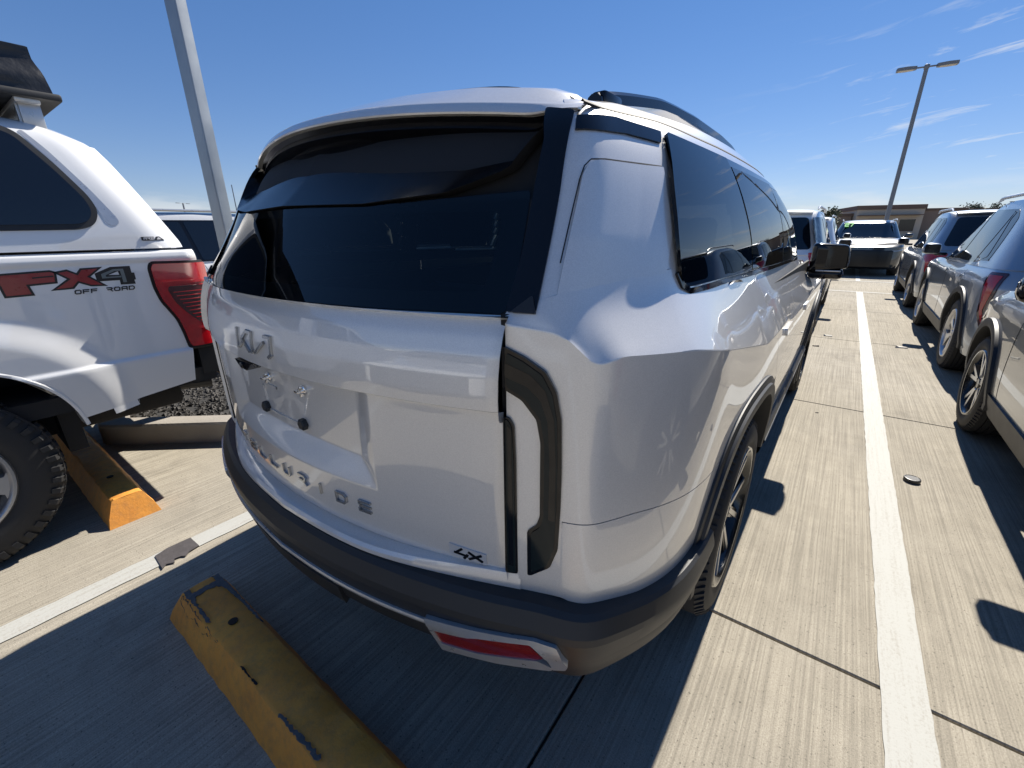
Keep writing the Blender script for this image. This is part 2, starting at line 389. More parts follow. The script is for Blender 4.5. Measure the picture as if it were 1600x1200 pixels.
# stuck-down strip of dark tape across the left stall line
TAPE = M('dark_worn_tape', (.075, .068, .07), .7, bump=(120, .5, .002), var=(50, .35))
tp = [(-2.345, .44), (-2.26, .475), (-2.20, .475), (-2.195, .42), (-2.225, .425), (-2.22, .39), (-2.195, .385), (-2.20, .36), (-2.235, .355), (-2.225, .31), (-2.175, .29), (-2.18, .275), (-2.31, .305)]
tp = [(-2.215, .455), (-2.315, .452), (-2.318, .36), (-2.30, .305), (-2.175, .298), (-2.195, .318), (-2.178, .345), (-2.205, .352), (-2.20, .378), (-2.185, .39), (-2.205, .41)]
mb = MB(); mb.prism(tp, .0085, .0045, lambda a, b, h: (a, b, h)); o = mb.obj('tape_scrap', TAPE, None, False); fix_normals(o)
tag(o, 'torn dark grey tape scrap stuck on the white line left of the silver SUV', 'tape')
# wheel stops
def yellow():
    m = bpy.data.materials.new('chipped_yellow_paint'); m.use_nodes = True; t = m.node_tree; b = t.nodes['Principled BSDF']; b.inputs['Roughness'].default_value = .6
    tc = t.nodes.new('ShaderNodeTexCoord')
    def noise(s, d, r=.6):
        n = t.nodes.new('ShaderNodeTexNoise'); n.inputs['Scale'].default_value = s; n.inputs['Detail'].default_value = d; n.inputs['Roughness'].default_value = r; t.links.new(tc.outputs['Object'], n.inputs['Vector']); return n.outputs[0]
    r = t.nodes.new('ShaderNodeValToRGB'); e = r.color_ramp.elements; e[0].position = .3; e[0].color = (.72, .28, .045, 1); e[1].position = .7; e[1].color = (.88, .38, .06, 1)
    t.links.new(noise(6, 6), r.inputs[0])
    ch = t.nodes.new('ShaderNodeMapRange'); ch.inputs[1].default_value = .69; ch.inputs[2].default_value = .72; t.links.new(noise(16, 8, .7), ch.inputs[0])
    mx = t.nodes.new('ShaderNodeMix'); mx.data_type = 'RGBA'; mx.inputs[7].default_value = (.06, .05, .045, 1); t.links.new(ch.outputs[0], mx.inputs[0]); t.links.new(r.outputs[0], mx.inputs[6])
    d = t.nodes.new('ShaderNodeMapRange'); d.inputs[1].default_value = .45; d.inputs[2].default_value = .75; d.inputs[3].default_value = 0; d.inputs[4].default_value = .55; t.links.new(noise(30, 9, .75), d.inputs[0])
    m2 = t.nodes.new('ShaderNodeMix'); m2.data_type = 'RGBA'; m2.inputs[7].default_value = (.30, .17, .08, 1); t.links.new(d.outputs[0], m2.inputs[0]); t.links.new(mx.outputs[2], m2.inputs[6]); t.links.new(m2.outputs[2], b.inputs['Base Color'])
    bp = t.nodes.new('ShaderNodeBump'); bp.inputs['Strength'].default_value = .4; bp.inputs['Distance'].default_value = .006; t.links.new(noise(45, 8, .7), bp.inputs['Height']); t.links.new(bp.outputs[0], b.inputs['Normal'])
    return m
YEL = yellow()
WORN = M('exposed_grey_concrete', (.13, .125, .125), .9, bump=(80, .7, .006), var=(40, .4))
def wheel_stop(label, x0, x1, y0, worn, ysink=0):
    t = thing('wheel_stop', label, 'wheel stop', (x0, y0, 0), 0, 'yellow wheel stops at the stall ends')
    Lx = x1-x0; W = .215; H = .125; tw = .045; ex = .07
    nx = 40; V = []; F = []
    rr = random.Random(int(x0*100))
    sec = [(0, 0), (.012, .045), (tw, H-.006), (tw+.01, H), (W/2, H+.002), (W-tw-.01, H), (W-tw, H-.006), (W-.012, .045), (W, 0)]
    for i in range(nx+1):
        s = i/nx; x = s*Lx
        tap = min(1, min(x, Lx-x)/ex) if ex > 0 else 1
        for (y, z) in sec:
            xx = x
            if i == 0: xx = ex*(z/H)*.85
            elif i == nx: xx = Lx-ex*(z/H)*.85
            elif i == 1: xx = max(x, ex)
            elif i == nx-1: xx = min(x, Lx-ex)
            j = .0022
            V.append((xx+rr.uniform(-j, j), y+rr.uniform(-j, j), max(0, z+rr.uniform(-j, j)*(z > .01))))
    m = len(sec)
    for i in range(nx):
        for k in range(m-1): F.append((i*m+k, (i+1)*m+k, (i+1)*m+k+1, i*m+k+1))
    F.append(tuple(range(m))); F.append(tuple(nx*m+k for k in range(m))[::-1])
    o = mesh('block', V, F, YEL, t, True, 28); fix_normals(o)
    top = lambda a, b: np.c_[np.asarray(a), np.asarray(b), np.full(np.shape(a), H+.003)]
    for hx in (.36, Lx-.36):
        mb = MB(); mb.lathe([(-.02, .0), (-.004, .0135), (.0015, .0155), (.0018, .0)], 14, (hx, W/2, H+.0045), 'Z'); mb.obj('pin_hole', SEAM, t)
    if worn:
        def front(a, b):  # sloping rear face: b runs up the face
            b = np.asarray(b); y = .012+(tw-.012)*np.clip((b-.045)/(H-.051), 0, 1.2); return np.c_[np.asarray(a), y, b]
        def back(a, b):
            b = np.asarray(b); y = W-.012-(tw-.012)*np.clip((b-.045)/(H-.051), 0, 1.2); return np.c_[np.asarray(a), y, b]
        def jag(pts, j, seed):
            q = random.Random(seed); return [(x+q.uniform(-j, j), y+q.uniform(-j, j)) for x, y in [tuple(p) for p in resample(pts, .008)]]
        patch('worn_patch', jag([(.068, .05), (.11, .05), (.13, .054), (.30, .052), (.30, .060), (.16, .062), (.13, .07), (.125, .10), (.13, .14), (.16, .155), (.30, .163), (.42, .166), (.42, .172), (.068, .172), (.066, .15), (.10, .15), (.10, .07), (.066, .07)], .003, 5), top, WORN, t, .0016, .003, .02)
        patch('worn_patch', jag([(.07, .10), (.16, .08), (.2, .1), (.28, .085), (.31, .10), (.40, .117), (.07, .118)], .005, 8), front, WORN, t, .0022, .004, .02, -1)
        patch('worn_patch', jag([(.07, .085), (.2, .09), (.42, .105), (.43, .118), (.07, .118)], .004, 9), back, WORN, t, .0022, .004, .02)
        patch('worn_patch', jag([(.56, .047), (.66, .049), (.66, .053), (.56, .051)], .002, 3), top, SEAM, t, .0018, .003, .02)
        patch('worn_patch', jag([(.80, .044), (.90, .046), (1.0, .05), (1.0, .062), (.93, .058), (.8, .052)], .004, 6), top, WORN, t, .0018, .003, .02)
    return t
wheel_stop('chipped yellow wheel stop under the rear of the silver SUV with worn grey edges', -1.84, -.02, .225, True)
wheel_stop('yellow wheel stop behind the white pickup rear tyre', -4.40, -2.72, .235, False)
# kerbed planter
KERB = M('kerb_concrete', (.34, .31, .27), .9, bump=(60, .5, .005), var=(5, .3))
GRAV = M('grey_gravel', (.04, .038, .036), .9, var=(3, .4))
kp = [(-4.02, .47), (-3.93, .50), (-2.46, 1.72), (-2.40, 1.95), (-2.40, 7.0), (-2.55, 7.15), (-5.05, 7.15), (-5.2, 7.0), (-5.2, 1.1), (-5.1, .9)]
kp = rounded(kp, .07)
cen = np.array([-3.8, 4.0])
def off_poly(poly, d):
    P = np.array([np.array(p) for p in poly]); n = len(P); o = []
    ar = sum(P[i][0]*P[(i+1) % n][1]-P[(i+1) % n][0]*P[i][1] for i in range(n)); sg = 1 if ar > 0 else -1
    for i in range(n):
        e1 = P[i]-P[i-1]; e2 = P[(i+1) % n]-P[i]; n1 = np.array([-e1[1], e1[0]])/(np.linalg.norm(e1)+1e-9); n2 = np.array([-e2[1], e2[0]])/(np.linalg.norm(e2)+1e-9)
        q = n1+n2; q /= np.linalg.norm(q)+1e-9; o.append(P[i]+q*d*sg/max(.4, q@n1))
    return o
ki = off_poly(kp, .15); k2 = off_poly(kp, .012); k3 = off_poly(kp, .138); n = len(kp)
V = [(*p, -.02) for p in kp]+[(*p, .135) for p in kp]+[(*p, .15) for p in k2]+[(*p, .15) for p in k3]+[(*p, .138) for p in ki]+[(*p, .02) for p in ki]
F = [(r*n+i, r*n+(i+1) % n, (r+1)*n+(i+1) % n, (r+1)*n+i) for r in range(5) for i in range(n)]
o = mesh('kerb', V, F, KERB, None, True, 30); fix_normals(o); tag(o, kind='structure')
gv = MB(); rr = random.Random(3)
gp = [tuple(p) for p in ki]
base = mesh('planter_soil', [(*p, .085) for p in gp], [tuple(range(len(gp)))], GRAV); fix_normals(base); tag(base, kind='structure')
cnt = 0
while cnt < 9000:
    x = rr.uniform(-5.1, -2.5); y = rr.uniform(.5, 4.4)
    if not inside(gp, (x, y)): continue
    cnt += 1; s = rr.uniform(.010, .026); z = .088+rr.uniform(0, .014)
    a = rr.uniform(0, 6.28); ca, sa = math.cos(a), math.sin(a); q = [(1, 0, 0), (-.5, .9, .1), (-.6, -.8, -.1), (0.1, 0, .8), (0, .1, -.6)]
    gv.add([(x+s*(ca*u-sa*v), y+s*(sa*u+ca*v), z+s*ww*.8) for u, v, ww in q], [(0, 1, 3), (1, 2, 3), (2, 0, 3), (1, 0, 4), (2, 1, 4), (0, 2, 4)])
o = gv.obj('gravel', M('gravel_stones', (.065, .06, .055), .85, var=(60, .6)), None, False); tag(o, 'loose grey gravel filling the kerbed planter', kind='stuff'); 
# black round cap lying between the stalls
mb = MB(); mb.lathe([(0, 0), (0, .036), (.002, .040), (.017, .040), (.021, .037), (.0215, .034), (.0195, .032), (.0195, 0)], 36, (.572, 3.175, .0005), 'Z')
o = mb.obj('bottle_cap', M('scuffed_black_plastic', (.03, .03, .032), .35, bump=(200, .3, .001)), None); fix_normals(o); tag(o, 'round black plastic cap lying on the concrete right of the stall line', 'cap')
# scraps of litter
for (x, y, s, lab, colr) in ((.02, 7.3, .05, 'pale paper scrap on the concrete nearest the silver SUV front wheel', (.6, .58, .52)), (.78, 7.05, .06, 'pale paper scrap lying right of the stall line near the blue grey SUV', (.6, .56, .5)), (-.08, 6.55, .035, 'small dark leaf scrap on the concrete ahead of the silver SUV', (.04, .03, .025)), (.06, 4.05, .012, 'tiny dark stone on the concrete left of the stall line', (.03, .03, .03))):
    mb = MB(); mb.prism([(-s, -.3*s), (-.4*s, -.5*s), (s, -.1*s), (.8*s, .4*s), (-.5*s, .5*s)], 0.001, .35*s, lambda a, b, h: (x+a, y+b+h*.3, h*(1+.5*math.sin(a*90))))
    o = mb.obj('litter_scrap', M('litter_'+lab.split()[1], colr, .8), None, False); fix_normals(o); tag(o, lab, 'litter')
# ------------------------------------------------------------------ wheels (axle along X, outer face at +X; origin at the hub centre)
def tyre_mesh(r, wd, rim, tread='road'):
    """returns MB of a tyre; outer face towards +x"""
    h = wd/2; mb = MB(); b = r-rim
    prof = [(-h+.02, rim), (-h+.004, rim+.012), (-h-.006, rim+b*.35), (-h-.006, rim+b*.6), (-h+.006, r-.028), (-h+.022, r-.010)]
    if tread == 'road':
        g = [(-h+.045), (-.02-.045), (.0), (.02+.045), (h-.045)]
        xs = []
        nx = 5
        edges = np.linspace(-h+.026, h-.026, nx+1)
        for i in range(nx):
            a, c = edges[i], edges[i+1]
            rz = lambda x: r-.010*abs(x/h)**3
            if i: prof.append((a+.004, rz(a)))
            else: prof.append((a, rz(a)-.002))
            prof.append((c-.004 if i < nx-1 else c, rz(c)))
            if i < nx-1: prof += [(c-.0035, r-.010), (c+.0035, r-.010)]
    else:
        prof += [(-h+.03, r-.012), (h-.03, r-.012)]
    prof += [(h-.022, r-.010), (h-.006, r-.028), (h+.006, rim+b*.6), (h+.006, rim+b*.35), (h+.004, rim+.030), (h-.002, rim+.022), (h-.004, rim+.012), (h-.02, rim)]
    mb.lathe(prof, 84)
    if tread == 'road':   # lateral sipes: raised shoulder blocks
        for k in range(72):
            a = 2*math.pi*k/72; da = .030
            for s in (-1, 1):
                V = []
                for aa in (a, a+da):
                    for (x, rr_) in ((s*(h-.026), r-.004), (s*(h-.001), r-.024), (s*(h-.002), r-.034)):
                        V.append((x, (rr_+.003)*math.sin(aa), (rr_+.003)*math.cos(aa)))
                for aa in (a, a+da):
                    V.append((s*(h-.03), (r-.03)*math.sin(aa), (r-.03)*math.cos(aa)))
                q = [(0, 1, 4, 3), (1, 2, 5, 4), (0, 6, 2, 1), (3, 4, 5, 7)]
                mb.add(V, q)
    else:                 # chunky all-terrain blocks
        n = 44
        for k in range(n):
            for row, (x0, x1, off, w_) in enumerate(((-h-.004, -h+.055, 0, .088), (-h+.062, -.018, .5, .10), (-.010, .030, .2, .085), (.038, h-.062, .7, .10), (h-.055, h+.004, .3, .088))):
                a = 2*math.pi*(k+off)/n; da = w_
                ro = r-.0005-.014*(row in (0, 4)); jag = .022*(1 if row % 2 else -1)
                V = []
                for aa, sh in ((a, 0), (a+da*.55, jag), (a+da, 0)):
                    for (x, q) in ((x0+sh*.4, r-.016), (x0+.004+sh*.4, ro), (x1-.004+sh*.4, ro), (x1+sh*.4, r-.016)):
                        V.append((x, q*math.sin(aa), q*math.cos(aa)))
                F = []
                for i in range(2):
                    for j in range(3): F.append((4*i+j, 4*i+j+1, 4*i+j+5, 4*i+j+4))
                F += [(3, 2, 1, 0), (8, 9, 10, 11)]; mb.add(V, F)
                if row in (0, 4):  # shoulder lugs running down the side wall
                    s = -1 if row == 0 else 1; V = []
                    for aa in (a+.01, a+da*.8):
                        for (x, q) in ((s*(h-.01), r-.012), (s*(h+.011), r-.032), (s*(h+.011), r-.060), (s*(h-.01), r-.066)): V.append((x, q*math.sin(aa), q*math.cos(aa)))
                    mb.add(V, [(0, 1, 5, 4), (1, 2, 6, 5), (2, 3, 7, 6), (0, 3, 2, 1), (4, 5, 6, 7)])
    return mb
def sector(mb, poly, x_in, x_out, bevel=.004, dish=0.):
    """plate of outline poly (polar pairs radius, angle) between two axial depths, edges chamfered"""
    P = [(q*math.sin(a), q*math.cos(a), q) for q, a in poly]; n = len(P)
    cx = sum(p[0] for p in P)/n; cy = sum(p[1] for p in P)/n
    ax = lambda q, x: x-dish*(1-min(1, q/.25))
    def sh(p, k): d = math.hypot(p[0]-cx, p[1]-cy)+1e-9; f = max(0, 1-k/d); return (cx+(p[0]-cx)*f, cy+(p[1]-cy)*f)
    V = [(ax(p[2], x_in), p[0], p[1]) for p in P]+[(ax(p[2], x_out)-bevel, p[0], p[1]) for p in P]+[(ax(p[2], x_out), *sh(p, bevel)) for p in P]
    F = [tuple(range(n))[::-1], tuple(range(2*n, 3*n))]
    for r in range(2): F += [(r*n+i, r*n+(i+1) % n, (r+1)*n+(i+1) % n, (r+1)*n+i) for i in range(n)]
    mb.add(V, F)
def bar_poly(r0, r1, a0, a1, w0, w1):
    """straight spoke outline from (r0,a0) to (r1,a1), widths w0,w1"""
    A = np.array([r0*math.sin(a0), r0*math.cos(a0)]); B = np.array([r1*math.sin(a1), r1*math.cos(a1)]); d = (B-A)/np.linalg.norm(B-A); q = np.array([-d[1], d[0]])
    o = [A-q*w0/2, B-q*w1/2, B+q*w1/2, A+q*w0/2]
    return [(math.hypot(*p), math.atan2(p[0], p[1])) for p in o]
WHEELS = {}
def wheel(parent, loc, side, r=.387, wd=.255, rim=.262, style='twin', tread='road', rz=0., mats=None):
    """wheel with children of its own: tyre, rim, spokes, brake"""
    key = (r, wd, rim, style, tread)
    if key not in WHEELS:
        h = wd/2
        ty = tyre_mesh(r, wd, rim, tread)
        rm = MB(); rm.lathe([(h-.004, rim+.012), (h+.004, rim+.006), (h+.004, rim-.004), (h-.004, rim-.012), (h-.03, rim-.020), (-h+.03, rim-.026), (-h+.01, rim+.004)], 72)
        rm.lathe([(-h+.05, rim-.026), (-h+.05, .05)], 48)
        sp = MB(); acc = MB()
        xo = h-.010
        if style == 'twin':      # five pairs of angular spokes, dark with machined edges
            for k in range(5):
                a = 2*math.pi*k/5+.2
                for s in (-1, 1):
                    sector(sp, bar_poly(.045, rim-.012, a+s*.10, a+s*.30, .052, .040), xo-.05, xo-.006, .006, .02)
                    sector(acc, bar_poly(.075, rim-.010, a+s*.13, a+s*.335, .020, .022), xo-.03, xo, .002, .02)
                sector(sp, [(.10, a-.08), (.17, a-.16), (.17, a+.16), (.10, a+.08)], xo-.05, xo-.014, .004, .02)
        elif style == 'five':    # five forked machined spokes
            for k in range(5):
                a = 2*math.pi*k/5+.35
                for s in (-1, 1): sector(acc, bar_poly(.05, rim-.008, a+s*.03, a+s*.20, .030, .024), xo-.045, xo, .004, .018)
                sector(sp, [(.09, a-.02), (rim-.012, a-.17), (rim-.012, a+.17), (.09, a+.02)], xo-.05, xo-.02, .003, .018)
        elif style == 'disc':    # closed aero wheel with curved blades
            for k in range(5):
                a = 2*math.pi*k/5
                sector(acc, [(.05, a-.35), (.12, a-.35), (rim-.012, a-.50), (rim-.008, a-.1), (rim-.012, a+.32), (.16, a+.12), (.05, a+.3)], xo-.03, xo, .005, .02)
                sector(sp, bar_poly(.06, rim-.02, a+.45, a+.62, .05, .05), xo-.05, xo-.012, .004, .02)
        else:                    # six wide forked spokes
            for k in range(6):
                a = 2*math.pi*k/6+.26
                sector(acc, [(.05, a-.30), (.11, a-.20), (rim-.02, a-.20), (rim-.006, a-.30), (rim-.004, a), (rim-.006, a+.30), (rim-.02, a+.20), (.11, a+.20), (.05, a+.30)], xo-.04, xo, .006, .03)
        hub = MB(); hub.lathe([(xo-.06, .078), (xo-.03, .074), (xo-.022, .068), (xo-.02, .036), (xo-.012, .033), (xo-.010, 0)], 36)
        for k in range(5):
            a = 2*math.pi*k/5+.5; hub.lathe([(xo-.03, .009), (xo-.014, .009), (xo-.012, .006), (xo-.012, 0)], 8, (0, .054*math.sin(a), .054*math.cos(a)))
        bk = MB(); bk.lathe([(-.02, .06), (-.02, rim-.05), (.01, rim-.05), (.01, .06)], 48)
        bk.box((-.03, -.09, .06), (.035, .09, rim-.045), .012)
        tm = {'twin': (RIMBLACK, RIMBLACK, MACH, RIMBLACK), 'five': (RIMBLACK, RIMBLACK, MACH, RIMBLACK), 'disc': (ALLOY, RIMBLACK, ALLOY, ALLOY), 'six': (ALLOY, ALLOY, ALLOY, ALLOY)}[style]
        obs = [ty.obj('tyre', RUBBER, None, True, 38), rm.obj('rim', tm[0], None, True, 40)]
        if sp.F: obs.append(sp.obj('spokes', tm[1], None, True, 25))
        obs += [acc.obj('spoke_faces', tm[2], None, True, 25), hub.obj('hub', tm[3], None, True, 30), bk.obj('brake_disc', BRAKE, None, True, 30)]
        WHEELS[key] = [(o.name.split('.')[0], o.data) for o in obs]
        for o in obs: bpy.data.objects.remove(o)
    e = bpy.data.objects.new('wheel', None); COL.objects.link(e); e.empty_display_size = .1; e.parent = parent; e.location = loc
    e.rotation_euler = (rnd.uniform(0, 6.28), 0, 0) if side > 0 else (rnd.uniform(0, 6.28), 0, math.pi)
    if rz: e.rotation_euler[2] += rz
    for nme, d in WHEELS[key]:
        o = bpy.data.objects.new(nme, d); COL.objects.link(o); o.parent = e
    return e
import numpy as np
# ---------- smooth tables ----------
def nspline(t, P, tq):
    """natural cubic spline through P(t); returns values at tq"""
    t = np.asarray(t, float); P = np.asarray(P, float); tq = np.asarray(tq, float)
    if P.ndim == 1: P = P[:, None]
    n = len(t); h = np.diff(t); A = np.zeros((n, n)); B = np.zeros((n, P.shape[1]))
    A[0, 0] = A[-1, -1] = 1
    for i in range(1, n-1):
        A[i, i-1] = h[i-1]; A[i, i] = 2*(h[i-1]+h[i]); A[i, i+1] = h[i]
        B[i] = 6*((P[i+1]-P[i])/h[i]-(P[i]-P[i-1])/h[i-1])
    Mm = np.linalg.solve(A, B)
    k = np.clip(np.searchsorted(t, tq)-1, 0, n-2)
    a = (t[k+1]-tq)[:, None]; b = (tq-t[k])[:, None]; hh = h[k][:, None]
    return (Mm[k]*a**3+Mm[k+1]*b**3)/(6*hh)+(P[k]/hh-Mm[k]*hh/6)*a+(P[k+1]/hh-Mm[k+1]*hh/6)*b
LOW_R2 = [(0,-1.137),(.25,-1.120),(.5,-1.071),(.68,-1.014),(.785,-.972),(.838,-.946),(.867,-.905),(.945,-.72),(.971,-.42),(.985,.03),(.990,.8),(.990,1.5),(.988,2.2),(.982,2.97),(.955,3.38),(.875,3.64),(.6,3.80),(0,3.88)]
ZR3 = [1.235,1.235,1.245,1.262,1.246,1.192,1.205,1.190,1.130,1.050,1.030,1.025,1.02,1.0,.98,.96,.95,.95]
R4 = [(0,-1.117,1.262),(.25,-1.100,1.263),(.5,-1.052,1.266),(.68,-.996,1.271),(.748,-.972,1.276),(.787,-.940,1.264),(.806,-.893,1.268),(.866,-.70,1.283),(.884,-.42,1.279),(.889,.03,1.266),(.890,.8,1.250),(.888,1.5,1.232),(.87,2.2,1.20),(.81,2.97,1.14),(.76,3.30,1.10),(.69,3.52,1.07),(.45,3.66,1.05),(0,3.74,1.05)]
def low_rows():
    B = np.array(LOW_R2); n = len(B)
    side = np.clip((B[:,1]+.95)/.3, 0, 1)
    r0 = np.c_[B[:,0]-.022*side, B[:,1]+.012*(1-side), np.full(n,.44)]
    r1 = np.c_[B[:,0]-.004*side, B[:,1]-.003*(1-side), np.full(n,.72)]
    r2 = np.c_[B[:,0], B[:,1], np.full(n,.95)]
    cr = np.interp(B[:,1], [-1.0,-.86,.1,.9], [.5,1,1,.0])
    r3 = np.c_[B[:,0]-.002-.012*(1-cr)*side, B[:,1]+.003*(1-side), np.array(ZR3)]
    return [r0,r1,r2,r3,np.array(R4)]
LR = low_rows()
LU = np.concatenate([[0],np.cumsum(np.linalg.norm(np.diff(LR[2][:,:2],axis=0),axis=1))])
def low_curve(r, u):
    c = nspline(LU, LR[r], u)
    if r == 3:   # the crease height runs in straight lines between its points, corners eased
        c[:, 2] = sum(np.interp(np.asarray(u)+d, LU, LR[3][:, 2]) for d in (-.018,-.012,-.006,0,.006,.012,.018))/7
    return c
def low(u, v):
    """lower body, v in 0..4 (rows), 3 = shoulder crease, 4 = belt"""
    u = np.atleast_1d(np.asarray(u,float)); v = np.atleast_1d(np.asarray(v,float))
    C = [low_curve(r,u) for r in range(5)]
    out = np.zeros((len(u),len(v),3))
    A = nspline([0,1,2,3], np.stack([c.ravel() for c in C[:4]]), np.minimum(v,3)).reshape(len(v),len(u),3)
    for j,vv in enumerate(v):
        if vv<=3: out[:,j]=A[j]
        else:
            t=vv-3; out[:,j]=C[3]*(1-t)+C[4]*t
            y=C[3][:,1]; bul=.002*np.clip((y+.95)/.2,0,1)*np.clip((2.6-y)/.6,0,1)
            out[:,j,0]+=bul*np.sin(np.pi*t)*(1-t)*1.3
    return out
# greenhouse
G0=[(0,-1.117,1.262),(.25,-1.100,1.263),(.5,-1.052,1.266),(.68,-.996,1.271),(.748,-.972,1.276),(.800,-.905,1.265),(.864,-.70,1.284),(.884,-.34,1.277),(.889,.03,1.266),(.890,.8,1.250),(.880,1.5,1.232),(.80,2.1,1.20),(.5,2.42,1.15),(0,2.52,1.14)]
G1=[(0,-1.022,1.45),(.25,-1.005,1.45),(.5,-.957,1.45),(.665,-.903,1.45),(.722,-.885,1.452),(.770,-.80,1.452),(.832,-.60,1.452),(.850,-.30,1.451),(.856,.03,1.45),(.855,.8,1.45),(.845,1.35,1.44),(.755,1.78,1.43),(.48,2.02,1.42),(0,2.1,1.42)]
G2=[(0,-.945,1.60),(.25,-.928,1.60),(.5,-.88,1.602),(.645,-.832,1.605),(.698,-.808,1.61),(.728,-.72,1.612),(.761,-.53,1.614),(.773,-.25,1.616),(.778,.03,1.617),(.777,.75,1.614),(.763,1.1,1.60),(.68,1.33,1.585),(.44,1.5,1.59),(0,1.58,1.60)]
G3=[(0,-.80,1.722),(.25,-.79,1.716),(.45,-.765,1.706),(.58,-.74,1.682),(.634,-.725,1.665),(.656,-.64,1.672),(.668,-.48,1.686),(.676,-.24,1.700),(.680,.03,1.712),(.680,.65,1.715),(.66,.95,1.705),(.58,1.13,1.69),(.38,1.25,1.70),(0,1.30,1.712)]
GR=[np.array(g) for g in (G0,G1,G2,G3)]
GU=np.concatenate([[0],np.cumsum(np.linalg.norm(np.diff(GR[1][:,:2],axis=0),axis=1))])
def gre(u,v):
    u=np.atleast_1d(np.asarray(u,float)); v=np.atleast_1d(np.asarray(v,float))
    C=np.stack([nspline(GU,g,u).ravel() for g in GR])
    return nspline([0,1,2,3],C,v).reshape(len(v),len(u),3).transpose(1,0,2)
class HF:
    """height-field table of a (u,v) surface: value of axis a over (axis b, z)"""
    def __init__(s, fn, u, v, b, a, br, zr, n=(160,90)):
        P=fn(u,v); s.bq=np.linspace(*br,n[0]); s.zq=np.linspace(*zr,n[1])
        T=np.zeros((n[0],P.shape[1],2))
        for j in range(P.shape[1]):
            o=np.argsort(P[:,j,b]); bb=P[o,j,b]
            T[:,j,0]=np.interp(s.bq,bb,P[o,j,a]); T[:,j,1]=np.interp(s.bq,bb,P[o,j,2])
        s.t=np.zeros(n)
        for i in range(n[0]): s.t[i]=np.interp(s.zq,T[i,:,1],T[i,:,0])
    def __call__(s,b,z):
        fi=np.clip((np.asarray(b,float)-s.bq[0])/(s.bq[1]-s.bq[0]),0,len(s.bq)-1.001); fj=np.clip((np.asarray(z,float)-s.zq[0])/(s.zq[1]-s.zq[0]),0,len(s.zq)-1.001)
        i=fi.astype(int); j=fj.astype(int); a=fi-i; c=fj-j; t=s.t
        return (t[i,j]*(1-a)+t[i+1,j]*a)*(1-c)+(t[i,j+1]*(1-a)+t[i+1,j+1]*a)*c
uL=np.linspace(LU[5]+.03,LU[14],300); vL=np.linspace(0,4,81)
SIDE_LOW=HF(low,uL,vL,1,0,(-.86,3.3),(.44,1.26),(300,110))
uG=np.linspace(GU[5]-.02,GU[10]+.25,300); vG=np.linspace(0,3,61)
SIDE_GRE=HF(gre,uG,vG,1,0,(-.80,1.75),(1.24,1.69),(260,70))
uR=np.linspace(0,GU[4]+.01,80)
REAR_GRE=HF(gre,uR,vG,0,1,(0,.74),(1.263,1.70),(80,70))
# ------------------------------------------------------------------ the silver SUV
suv = thing('suv', 'large silver SUV filling the middle of the picture seen from its rear corner', 'SUV', (-1.135, 1.61, 0), R(-.6))
HZ = .387
def side_low(y, z): y = np.asarray(y, float); return np.c_[SIDE_LOW(y, z), y, np.broadcast_to(z, y.shape)]
def side_gre(y, z): y = np.asarray(y, float); return np.c_[SIDE_GRE(y, z), y, np.broadcast_to(z, y.shape)]
def mirx(fn): 
    def g(a, b):
        p = fn(a, b).copy(); p[:, 0] *= -1; return p
    return g
def rear_gre(x, z): x = np.asarray(x, float); return np.c_[x, REAR_GRE(np.abs(x), z), np.broadcast_to(z, x.shape)]
def rear_low(x, z): x = np.asarray(x, float); return np.c_[x, -1.137+.265*x*x, np.broadcast_to(z, x.shape)]
_cu = np.linspace(GU[3]-.03, GU[7], 160); _cz = np.linspace(1.272, 1.68, 80)
_cg = gre(_cu, np.linspace(0, 3, 121)); _ct = np.stack([np.stack([np.interp(_cz, _cg[i, :, 2], _cg[i, :, c]) for c in (0, 1)], 1) for i in range(len(_cu))])
def corner_gre(u, z):
    fi = np.clip((np.asarray(u, float)-_cu[0])/(_cu[1]-_cu[0]), 0, len(_cu)-1.001); fj = np.clip((np.asarray(z, float)-_cz[0])/(_cz[1]-_cz[0]), 0, len(_cz)-1.001)
    i = fi.astype(int); j = fj.astype(int); a = (fi-i)[:, None]; c = (fj-j)[:, None]
    P = (_ct[i, j]*(1-a)+_ct[i+1, j]*a)*(1-c)+(_ct[i, j+1]*(1-a)+_ct[i+1, j+1]*a)*c
    return np.c_[P, np.broadcast_to(z, np.shape(u))]
def both(fn):
    for s in (1, -1): fn(s)
AX = (0.0, 2.97)
def arch_r(y, z, yc, a, b, n=2.6): return (np.abs((y-yc)/a)**n+np.abs(np.maximum(z-HZ, -9)/b)**n)**(1/n)
def grid_faces(nu, nv, mask=None):
    F = []
    for i in range(nu-1):
        for j in range(nv-1):
            if mask is None or mask[i, j]: F.append((i*nv+j, (i+1)*nv+j, (i+1)*nv+j+1, i*nv+j+1))
    return F
